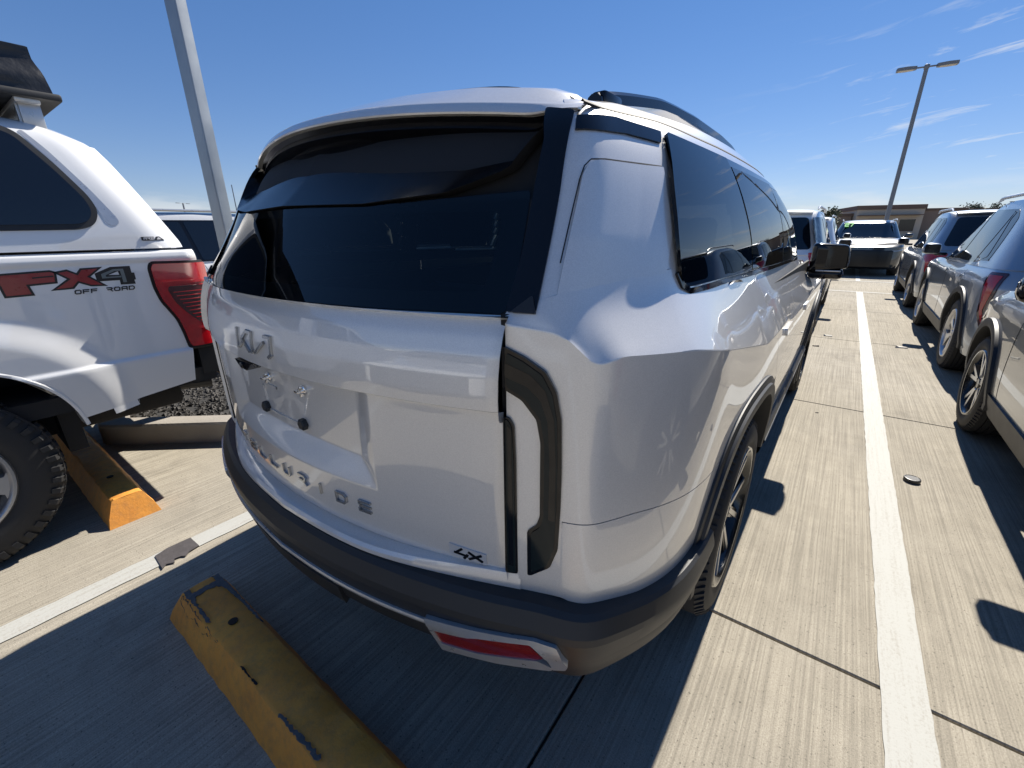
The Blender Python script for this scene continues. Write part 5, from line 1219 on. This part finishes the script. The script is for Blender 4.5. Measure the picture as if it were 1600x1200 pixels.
GREEN = M('green_window_paint', (.12, .75, .10), .6)
for i, ch in enumerate('27'): letter('windscreen_figure', ch, .62-i*.13, 1.44, .09, .09, .025, lambda x, z: np.c_[np.asarray(x), 2.8-.36-.72*((np.broadcast_to(z, np.shape(x))-1.06)/.48)-.02, np.broadcast_to(z, np.shape(x))], GREEN, fs, .02, -1, 0, -1)
car('white_black_suv', 'white SUV with black roof and dark side glass behind the square lamp post', 'SUV', (-8.45, 2.4, 0), R(0), WHITE, L=5.2, W=2.0, H=1.72, wb=3.0, foh=.95, r=.39, belt=1.0, style='six', roofmat=GLOSS, rake_r=.2, rails=2)
# ------------------------------------------------------------------ white pickup with a canopy, tail towards +Y; built in world axes about its rear axle
tr = thing('pickup_truck', 'white pickup with canopy and red tail lamp at the left edge', 'pickup truck', (-3.79, -.23, 0), 0)
TW = 1.015   # half width of the bed
# local x: +x faces the silver SUV ; y: + is the tail
def T_arch(y, z): return (np.abs(y/.545)**2.6+np.abs((z-.42)/.50)**2.6)**(1/2.6)
ys = np.unique(np.concatenate([np.linspace(-1.05, 1.165, 300)])); zs = np.linspace(.55, 1.335, 150)
Yb, Zb = np.meshgrid(ys, zs, indexing='ij')
Yb = -1.05+(Yb+1.05)/2.215*(np.interp(Zb, [.55, .66, .83, 1.27, 1.34], [1.0, 1.01, 1.03, 1.165, 1.15])+1.05)
def bed_x(y, z):
    y = np.asarray(y, float); z = np.asarray(z, float)
    x = np.interp(z, [.55, .70, .80, .815, .83, 1.0, 1.12, 1.22, 1.280, 1.290, 1.305, 1.325, 1.335], [.985, 1.003, 1.014, 1.014, 1.004, 1.003, 1.004, 1.006, 1.006, 1.012, 1.014, 1.008, .995])
    fl = np.clip((1.44-T_arch(y, z))/.26, 0, 1); fl = fl*fl*(3-2*fl)      # flared wheel arch
    return x+.028*fl*(z < 1.25)-.05*np.clip((y-1.10)/.07, 0, 1)**2
def zbot(y): return np.interp(y, [-1.05, -.5, .5, .52, 1.17], [.56, .55, .55, .585, .66])
Zc = np.maximum(Zb, zbot(Yb)); P = np.stack([bed_x(Yb, Zc), Yb, Zc], 2); c = (P[:-1, :-1]+P[1:, 1:])/2
rear_cut = np.interp(c[..., 2], [.55, .66, .83, 1.27, 1.34], [1.0, 1.01, 1.03, 1.165, 1.15])
for s in (1, -1): flanged('bed_side', P*np.array([s, 1, 1]), T_arch(c[..., 1], c[..., 2]) > 1, WHITE, tr, s < 0, .03)
# wheel arch lip and well
for s in (1, -1):
    T = np.linspace(.24, math.pi-.24, 60); G = np.zeros((60, 4, 3)); n = 2.6
    for i, a in enumerate(T):
        cc, ss = math.cos(a), math.sin(a); q = (abs(cc/.548)**n+abs(ss/.503)**n)**(-1/n)
        for j, (k, d) in enumerate(((1.0, .001), (.99, .004), (.972, .002), (.965, -.10))):
            y, z = -q*k*cc, .42+q*k*ss; G[i, j] = (s*(float(bed_x(np.array([y]), np.array([max(z, .56)]))[0])+d), y, z)
    mesh('arch_lip', G.reshape(-1, 3), [f if s > 0 else f[::-1] for f in grid_faces(60, 4)], WHITE, tr, True, 30)
    mb = MB(); mb.add([(s*.90, -.55*math.cos(a), .42+.51*math.sin(a)) for a in T]+[(s*.55, -.55*math.cos(a), .42+.51*math.sin(a)) for a in T]+[(s*.55, 0, .42)], [(i, i+1, 61+i, 60+i) for i in range(59)]+[(60+i, 61+i, 120) for i in range(59)]); mb.obj('wheel_well', LINER, tr)
bedf = lambda y, z: np.c_[bed_x(y, z), y, np.broadcast_to(z, np.shape(y))]
TY = .25  # world y -> local y
# tailgate
mb = MB(); mb.box((-.86, 1.12, .72), (.86, 1.17, 1.30), .015); mb.obj('tailgate', WHITE, tr)
mb = MB(); mb.box((-.98, -1.0, .62), (.98, 1.12, .70)); mb.box((-.985, 1.06, .62), (-.85, 1.14, 1.28)); mb.box((.85, 1.06, .66), (.985, 1.14, 1.28)); mb.obj('bed_floor', LINER, tr)
# tail lamps wrap the bed corner
def lampf(y, z):
    y = np.asarray(y, float); e = np.clip(y-1.13, 0, 1); return np.c_[bed_x(np.minimum(y, 1.13), z)+.0-np.where(y > 1.13, (e*1.6)**1.3, 0), np.minimum(y, 1.13)+np.sqrt(np.clip(e, 0, 1))*.0+e*.75+.0, np.broadcast_to(z, np.shape(y))]
def tl(pts): return [(y+TY, z) for y, z in pts]
for s in (1, -1):
    fn = lampf if s > 0 else mirx(lampf); e = bpy.data.objects.new('tail_lamp', None); COL.objects.link(e); e.parent = tr
    OUT = tl([(.697, 1.272), (.958, 1.266), (.962, 1.02), (.965, .835), (.888, .828), (.76, .833), (.755, .915), (.746, 1.002), (.698, 1.092), (.690, 1.235)])
    OUT = tl([(.700, 1.272), (.965, 1.266), (.965, .83), (.775, .833), (.765, .92), (.752, .99), (.705, 1.09), (.692, 1.16), (.690, 1.25)])
    patch('lamp_gasket', rounded(off_poly(OUT, -.012), .02), fn, SEAM, e, .004, .02, .03, s)
    patch('lamp_lens', rounded(OUT, .02), fn, LAMPRED, e, .016, .02, .03, s)
    INN = tl([(.742, 1.158), (.965, 1.152), (.965, .945), (.845, .955), (.79, 1.02), (.752, 1.08), (.735, 1.14)])
    patch('lamp_chamber', rounded(INN, .02), fn, LAMPDARK, e, .020, .005, .03, s)
    for k in range(9):
        z = .965+k*.02; patch('lamp_rib', tl([(.845-.09*(k/8)**.8, z), (.962, z), (.962, z+.004), (.845-.09*(k/8)**.8, z+.004)]), fn, LAMPRED, e, .023, .004, .05, s)
    patch('lamp_rib', rounded(tl([(.72, 1.172), (.962, 1.168), (.962, 1.180), (.72, 1.184)]), .003), fn, LAMPRED, e, .023, .008, .03, s)
    patch('lamp_rib', rounded(tl([(.80, .925), (.962, .925), (.962, .934), (.79, .938)]), .003), fn, LAMPRED, e, .023, .008, .03, s)
# bumper
mb = MB(); mb.box((-.98, 1.17, .60), (.98, 1.34, .80), .02); mb.obj('bumper', CHROME, tr)
mb = MB(); mb.box((-.97, 1.15, .79), (.97, 1.33, .83), .012); mb.obj('bumper_pad', PLASTIC, tr)
mb = MB(); mb.box((-.06, 1.1, .44), (.06, 1.36, .56), .01); mb.box((-.5, 1.08, .46), (.5, 1.16, .55), .01); mb.tube([(.5, .7, .55), (.6, 1.2, .50)], .035); mb.obj('tow_hitch', PLASTIC, tr)
mb = MB(); mb.box((-.75, -3.9, .45), (.75, 1.0, .62), .03); mb.tube([(-.9, 0, .42), (.9, 0, .42)], .07); mb.lathe([(-.14, .0), (-.14, .12), (.14, .12), (.14, 0)], 20, (0, 0, .42)); mb.box((.55, .45, .40), (.9, .52, .62)); mb.obj('underbody', LINER, tr)
# decals: FX4 OFF ROAD
DECR = M('red_decal', (.30, .028, .03), .3, 0, .5, var=(60, .2)); DECB = M('black_decal', (.012, .013, .016), .35); DECG = M('grey_decal', (.17, .20, .20), .3); DECS = M('silver_decal', (.5, .5, .52), .3)
gbed = lambda y, z: bedf(y, z)
def dec(name, poly, m, h, s, hole=None):
    fn = gbed if s > 0 else mirx(gbed); return patch(name, poly, fn, m, tr, h, .004, .04, s, hole=hole)
Fp = [(.190, 1.281), (.338, 1.286), (.353, 1.278), (.346, 1.232), (.262, 1.231), (.268, 1.191), (.201, 1.192), (.196, 1.239)]
Fp = [(.150, 1.278), (.335, 1.284), (.350, 1.277), (.344, 1.234), (.255, 1.230), (.262, 1.190), (.180, 1.189), (.176, 1.232)]
Xp = [(.351, 1.276), (.389, 1.283), (.419, 1.264), (.436, 1.285), (.503, 1.287), (.455, 1.250), (.503, 1.207), (.454, 1.210), (.415, 1.230), (.392, 1.205), (.327, 1.203), (.387, 1.245)]
P4 = [(.481, 1.260), (.54, 1.285), (.61, 1.285), (.61, 1.254), (.620, 1.253), (.620, 1.226), (.613, 1.225), (.614, 1.206), (.563, 1.207), (.564, 1.228), (.482, 1.229)]
H4 = [(.525, 1.252), (.563, 1.266), (.565, 1.250)]
dz = lambda pl, k=-.02: [(y+TY, z+k) for y, z in pl]
for s in (1, -1):
    for pl in (Fp, Xp): dec('decal_outline', off_poly(dz(pl), -.004), DECB, .0012, s); dec('decal_letter', dz(off_poly(pl, .004)), DECR, .0020, s)
    dec('decal_outline', off_poly(dz(P4), -.003), DECB, .0012, s, hole=dz(H4)); dec('decal_letter', dz([(.50, 1.258), (.548, 1.277), (.585, 1.277), (.586, 1.214), (.572, 1.214), (.572, 1.268), (.55, 1.268), (.515, 1.252), (.515, 1.244), (.57, 1.245), (.57, 1.238), (.50, 1.238)]), DECG, .0020, s)
    dec('decal_stripe', dz([(.275, 1.262), (.34, 1.265), (.342, 1.259), (.275, 1.256)]), DECB, .0024, s)
    fn = gbed if s > 0 else mirx(gbed)
    for i, ch in enumerate('OFF ROAD'):
        if ch != ' ': letter('decal_letter', ch, (.392+.0278*i)+TY if s > 0 else (.61-.0278*i)+TY, 1.158, .019, .0155, .0045, fn, DECB, tr, .002, s, .15, 1 if s > 0 else -1)
# ---- canopy shell
CA = [(0.0, 1.055), (.30, 1.03), (.62, 1.0)]   # unused guide
ysC = np.linspace(-1.0, 1.14, 70); prof = [(1.003, 1.346), (.992, 1.45), (.965, 1.60), (.925, 1.74), (.885, 1.83), (.80, 1.885), (.55, 1.925), (0, 1.94)]
def can_end(z): return np.interp(z, [1.34, 1.372, 1.46, 1.60, 1.74, 1.83, 1.88, 1.92, 1.95], [1.125, 1.118, 1.075, 1.005, .935, .88, .80, .62, .45])
pq = nspline(np.arange(len(prof)), np.array(prof), np.linspace(0, len(prof)-1, 44)); G = np.zeros((70, 44, 3))
for j, (x, z) in enumerate(pq):
    e = can_end(z); t_ = np.linspace(0, 1, 70)
    G[:, j, 1] = -1.0+(e+1.0)*t_; d = np.clip((G[:, j, 1]-(e-.16))/.16, 0, 1)
    G[:, j, 0] = x-.07*d**2.2*(x > .3); G[:, j, 2] = z-.018*d**2*(z > 1.8)
def can_x(y, z): return np.interp(z, pq[:, 1], pq[:, 0])-.07*np.clip((np.asarray(y)-(can_end(z)-.16))/.16, 0, 1)**2.2
canf = lambda y, z: np.c_[can_x(y, z), y, np.broadcast_to(z, np.shape(y))]
for s in (1, -1): flanged('canopy_shell', G*np.array([s, 1, 1]), None, WHITE, tr, s < 0, .02)
# canopy rear hatch
R_ = [(can_x(np.array([can_end(z)]), np.array([z]))[0]-.03, can_end(z)-.02, z-.012) for z in np.linspace(1.372, 1.885, 24)]
V = [p for q in R_ for p in (q, (-q[0], q[1], q[2]))]; mesh('canopy_hatch', V, grid_faces(24, 2), GLASS, tr)
mb = MB(); mb.box((-.986, -1.0, 1.335), (.97, .90, 1.374), .002); mb.obj('canopy_seal', SEAM, tr)
for s in (1, -1):
    fn = canf if s > 0 else mirx(canf)
    WN = tl([(-.95, 1.80), (.30, 1.822), (.372, 1.812), (.46, 1.685), (.529, 1.564), (.540, 1.512), (.520, 1.471), (.48, 1.456), (-.95, 1.43)])
    patch('canopy_window_frame', rounded(off_poly(WN, -.022), .05), fn, PLASTIC, tr, .008, .012, .04, s)
    patch('canopy_window', rounded(WN, .045), fn, GLASS, tr, .012, .006, .04, s)
    patch('canopy_recess', rounded(tl([(.415, 1.835), (.470, 1.76), (.565, 1.60), (.622, 1.49), (.628, 1.462), (.60, 1.448), (.578, 1.462), (.556, 1.55), (.48, 1.70), (.40, 1.825)]), .02), fn, SATIN, tr, .0015, .004, .03, s)
    if s > 0:
        patch('maker_badge', tl([(.695, 1.386), (.744, 1.3855), (.753, 1.400), (.766, 1.4005), (.782, 1.386), (.785, 1.382), (.695, 1.382)]), fn, DECB, tr, .003, .004, .03, s)
        patch('maker_badge', tl([(.752, 1.386), (.759, 1.396), (.764, 1.396), (.772, 1.386)]), fn, DECS, tr, .0042, .002, .03, s)
        for i, ch in enumerate('ARE'): letter('maker_letter', ch, .699+.0145*i+TY, 1.3865, .0105, .0098, .0028, fn, DECS, tr, .0045, s, .1)
        patch('maker_badge', tl([(.690, 1.3995), (.742, 1.4002), (.742, 1.3835), (.690, 1.3832)]), fn, DECB, tr, .003, .004, .03, s)
# window catch and gear seen behind the canopy glass
mb = MB(); mb.box((.955, .40, 1.49), (.985, .52, 1.535), .012); mb.tube([(.975, .44, 1.50), (.98, .50, 1.53)], .014); mb.obj('window_catch', PLASTIC, tr)
# ---- cab and nose (mostly outside the frame, seen in reflections)
cs = [(-1.06, 1.0, 1.30, 1.93), (-1.5, 1.0, 1.32, 1.96), (-2.6, .99, 1.32, 1.95), (-3.1, .985, 1.30, 1.62), (-3.45, .985, 1.27, 1.30), (-4.3, .97, 1.20, 1.24), (-4.62, .88, 1.10, 1.14)]
V = []; 
for (y, x, zb_, zt_) in cs: V += [(-x, y, .5), (-x, y, zb_), (-x*.80, y, zt_-.03), (0, y, zt_), (x*.80, y, zt_-.03), (x, y, zb_), (x, y, .5)]
F = grid_faces(len(cs), 7); F += [tuple(range(7)), tuple((len(cs)-1)*7+k for k in range(7))]; o = mesh('cab', V, F, WHITE, tr, True, 30); fix_normals(o)
for s in (1, -1):
    pl = [(-1.15, 1.36), (-2.02, 1.36), (-2.02, 1.86), (-1.2, 1.86)]; cf = lambda y, z: np.c_[1.0-.20*(np.asarray(z)-1.32)/.60, np.asarray(y, float), np.broadcast_to(z, np.shape(y))]; fn = cf if s > 0 else mirx(cf)
    patch('cab_window', rounded(pl, .04), fn, GLASS, tr, .006, .012, .1, s); patch('cab_window', rounded([(-2.1, 1.36), (-2.98, 1.34), (-2.75, 1.74), (-2.5, 1.86), (-2.1, 1.86)], .04), fn, GLASS, tr, .006, .012, .1, s)
mb = MB(); mb.add([(-.78, -2.62, 1.90), (.78, -2.62, 1.90), (.84, -3.40, 1.34), (-.84, -3.40, 1.34)], [(0, 1, 2, 3)]); o = mb.obj('windscreen', GLASS, tr)
for y in (0, -3.68):
    for s in (1, -1): wheel(tr, (s*.885, y, .42), s, .42, .275, .245, 'six', 'at')
# ---- roof tent in its black cover on a rack: a thing carried by the truck
RACK = SATIN
rk = thing('roof_rack', 'silver aluminium rack legs on the pickup canopy under the black tent cover', 'roof rack', (-3.79, -.25, 1.86))
for (x, y) in ((.80, .745), (-.80, .745), (.80, -.5), (-.80, -.5)):
    mb = MB(); mb.box((x-.03, y-.035, -.02), (x+.03, y+.035, .10), .004); mb.box((x-.012, y-.042, .0), (x+.012, y-.034, .10)); mb.obj('leg', RACK, rk)
for y in (.74, -.5): mb = MB(); mb.box((-.86, y-.04, .085), (.86, y+.04, .115), .004); mb.obj('cross_bar', RACK, rk)
tt_ = thing('roof_tent', 'folded roof tent in a wrinkled black cover on the pickup canopy rack', 'roof tent', (-3.79, -.25, 1.975))
VINYL = M('black_vinyl', (.020, .021, .024), .38, bump=(9, .5, .02), var=(5, .3))
b = bmesh.new(); nxx, nyy, nzz = 24, 26, 10
def tent_p(a, b_, c_):   # a,b in -1..1, c 0..1
    y0, y1 = -1.45, .83; yy_ = (y0+y1)/2+b_*(y1-y0)/2; hh = .215+.0*b_; 
    x = a*(.86-.05*c_); y = yy_-.035*c_**1.3*max(0., (b_+1)/2)**5; z = c_*hh
    wr = .010*math.sin(7*b_+5*a+9*c_)+.008*math.sin(17*b_-11*c_+3*a); k = math.sin(math.pi*c_)
    return (x+wr*k*(abs(a) > .99), y+wr*k*(abs(b_) > .99), z+.012*math.sin(5*a+3*b_)*(c_ > .99)-.03*(a*a)*(c_ > .99)+.0)
mb = MB()
def quad(fn, n1, n2):
    V = [fn(i/n1, j/n2) for i in range(n1+1) for j in range(n2+1)]; mb.add(V, grid_faces(n1+1, n2+1))
quad(lambda u, v: tent_p(1, 2*u-1, v), 50, 10); quad(lambda u, v: tent_p(-1, 2*u-1, v), 50, 10); quad(lambda u, v: tent_p(2*u-1, 1, v), 40, 10); quad(lambda u, v: tent_p(2*u-1, -1, v), 40, 10); quad(lambda u, v: tent_p(2*u-1, 2*v-1, 1), 40, 50); quad(lambda u, v: tent_p(2*u-1, 2*v-1, 0), 20, 20)
o = mb.obj('cover', VINYL, tt_, True, 50); fix_normals(o)
mb = MB(); mb.box((-.885, -1.47, -.012), (.885, .85, .018), .008); mb.obj('base_rail', PLASTIC, tt_)
mb = MB(); mb.tube([(.872, -1.4, .024), (.872, .30, .024)], .006); mb.obj('zip_trim', SATIN, tt_)
# ------------------------------------------------------------------ lamp posts, building, trees
def galv():
    m = M('galvanised_steel', (.36, .38, .39), .42, .75, bump=(30, .12, .002), var=(3.5, .3)); return m
GALV = galv(); POLE2 = M('grey_painted_steel', (.20, .215, .235), .5, .3, var=(2, .2))
lp = thing('lamp_post', 'square galvanised lamp post rising from the planter behind the white pickup', 'lamp post', (-4.98, 1.95, .0))
def square_post(w0, w1, h, z0=0., r=.18):
    mb = MB(); nz_ = 14; V = []; q = []
    for a in range(4):
        for k in range(4):
            th_ = math.pi/2*a+math.pi/2*k/3; cx = (1, -1, -1, 1)[a]; cy = (1, 1, -1, -1)[a]; q.append((cx*(1-r)+r*math.cos(th_), cy*(1-r)+r*math.sin(th_)))
    n = len(q)
    for i in range(nz_+1):
        z = z0+(h-z0)*i/nz_; w_ = w0+(w1-w0)*i/nz_; V += [(x*w_, y*w_, z) for x, y in q]
    mb.add(V, [(i*n+k, i*n+(k+1) % n, (i+1)*n+(k+1) % n, (i+1)*n+k) for i in range(nz_) for k in range(n)]+[tuple(range(nz_*n, nz_*n+n))]); return mb
o = square_post(.063, .055, 7.0, .40, .22).obj('post', GALV, lp, True, 40); o.rotation_euler = (0, 0, R(22))
mb = MB(); mb.lathe([(0, 0), (0, .30), (.50, .30), (.52, .28), (.52, 0)], 32, (0, 0, -.1), 'Z'); mb.obj('base', KERB, lp)
mb = MB(); mb.box((-.14, -.14, .42), (.14, .14, .445), .006); mb.obj('base_plate', GALV, lp)
mb = MB(); mb.box((-.9, -.02, 6.9), (.9, .02, 6.95)); mb.box((-1.3, -.16, 6.88), (-.8, .16, 6.97), .03); mb.box((.8, -.16, 6.88), (1.3, .16, 6.97), .03); mb.obj('lamp_head', POLE2, lp)
def twin_post(name, label, loc, h, arm, hr, rz=0., heads=True, w_=.075):
    t = thing(name, label, 'lamp post', loc, rz, 'lamp posts round the car park')
    square_post(w_, w_*.75, h, .0, .3).obj('post', POLE2, t, True, 40)
    if h > 6.5 and heads:
        mb = MB(); mb.lathe([(0, 0), (0, .3), (.7, .3), (.7, 0)], 24, (0, 0, -.05), 'Z'); mb.obj('base', KERB, t)
    if heads:
        mb = MB(); mb.box((-.07, -.07, h-.02), (.07, .07, h+.12), .01); mb.tube([(-arm, 0, h+.05), (arm, 0, h+.05)], .028); mb.obj('arm', POLE2, t)
        for s in (1, -1):
            mb = MB(); mb.prism(rounded([(s*(arm-.02), -.09), (s*(arm+hr*.5), -.17), (s*(arm+hr), -.13), (s*(arm+hr), .13), (s*(arm+hr*.5), .17), (s*(arm-.02), .09)], .04), h+.0, h+.10, lambda a, b, q: (a, b, q)); o = mb.obj('lamp_head', POLE2, t, False); fix_normals(o)
            mb = MB(); mb.box((min(s*(arm+.06), s*(arm+hr-.06)), -.11, h-.006), (max(s*(arm+.06), s*(arm+hr-.06)), .11, h+.004)); mb.obj('lamp_lens', M('lamp_diffuser', (.45, .42, .38), .4), t)
    return t
twin_post('lamp_post', 'tall twin head lamp post against the sky at the right beyond the black SUV', (1.05, 24.0, 0), 6.85, .30, .56, R(8))
twin_post('lamp_post', 'tiny twin head lamp post showing over the pickup canopy slope', (-118, 39, 0), 7.5, .9, .9, R(-60), w_=.16)
twin_post('lamp_post', 'tiny lamp post with one visible arm beside the silver SUV spoiler', (-98, 45.8, 0), 9.2, 1.0, .9, R(-60), w_=.16)
twin_post('thin_mast', 'thin plain mast right of the square galvanised post', (-58, 24.4, 0), 6.6, 0, 0, 0, False, .05)
# store building
TAN = M('tan_stucco', (.52, .44, .35), .9, bump=(6, .2, .01), var=(.5, .1)); BROWN = M('brown_parapet', (.15, .10, .075), .8, var=(.6, .15)); BEIGE2 = M('brown_stucco', (.26, .19, .145), .9, var=(.5, .12)); DOORG = M('store_glass', (.02, .022, .025), .08)
bd_ = thing('store_building', 'long low tan store with brown parapet on the horizon at right', 'building', (6.6, 75, 0), R(12))
def block(name, x0, x1, h, mat, y0=0., band=None, bandm=None, dpt=18):
    mb = MB(); mb.box((x0, y0, -.05), (x1, y0+dpt, h-(band or 0)), 0); mb.obj(name, mat, bd_, False)
    if band: mb = MB(); mb.box((x0-.12, y0-.12, h-band), (x1+.12, y0+dpt+.12, h), .03); mb.obj('parapet', bandm, bd_, False)
block('wall', -6.6, 0.1, 4.0, TAN, 0, .50, BROWN)
block('wall', -42, -6.75, 3.15, BEIGE2, 1.5, .35, BROWN); block('wall', .3, 4.2, 3.55, BEIGE2, .9, .25, BROWN); block('wall', 4.4, 34, 3.45, BEIGE2, 1.4, .25, BROWN)
for x in (-4.4, -1.3): mb = MB(); mb.box((x-.75, -.06, .9), (x+.75, .05, 2.3)); mb.obj('window', DOORG, bd_, False); mb = MB(); mb.box((x-.85, -.10, 2.3), (x+.85, .05, 2.42)); mb.obj('lintel', TAN, bd_, False); mb = MB(); mb.box((x-.85, -.10, .78), (x+.85, .05, .9)); mb.obj('sill', TAN, bd_, False)
mb = MB(); mb.box((-6.5, -1.0, 2.75), (-.2, .0, 2.85)); mb.obj('canopy', BROWN, bd_, False)
# small trees along the roofline
LEAF = M('dull_green_leaves', (.07, .085, .045), .7, var=(3, .4)); BARK = M('bark', (.10, .08, .06), .9)
def small_tree(label, loc, h, rad, seed):
    t = thing('tree', label, 'tree', loc, 0, 'small trees by the store'); q = random.Random(seed)
    mb = MB(); mb.tube([(0, 0, 0), (.05, 0, h*.4), (0, .05, h*.7)], [.14, .10, .05], 8)
    for k in range(5): a = q.uniform(0, 6.28); mb.tube([(0, 0, h*(.4+.06*k)), (rad*.6*math.cos(a), rad*.6*math.sin(a), h*(.7+.05*k))], [.05, .015], 6)
    mb.obj('trunk', BARK, t)
    mb = MB(); cl = [(q.gauss(0, rad*.45), q.gauss(0, rad*.45), h*.75+q.gauss(0, h*.11)) for _ in range(14)]
    for _ in range(1500):
        c_ = q.choice(cl); p = Vector((c_[0]+q.gauss(0, rad*.2), c_[1]+q.gauss(0, rad*.2), c_[2]+q.gauss(0, rad*.16))); s = q.uniform(.07, .16); d = Vector((q.uniform(-1, 1), q.uniform(-1, 1), q.uniform(-1, 1))).normalized(); e = d.orthogonal().normalized(); f = d.cross(e)
        mb.add([p-e*s, p+f*s*.5, p+e*s, p-f*s*.5], [(0, 1, 2, 3)])
    mb.obj('crown', LEAF, t, False)
small_tree('small green tree at the left end of the store, just above the white SUV', (-1.9, 52, 0), 3.0, .9, 4)
small_tree('low tree behind the store roof at far right above the blue grey SUV', (11.5, 78, 0), 3.9, 1.6, 5)
small_tree('low tree behind the store roof right of the other roofline tree', (13.6, 79, 0), 3.8, 1.4, 6)
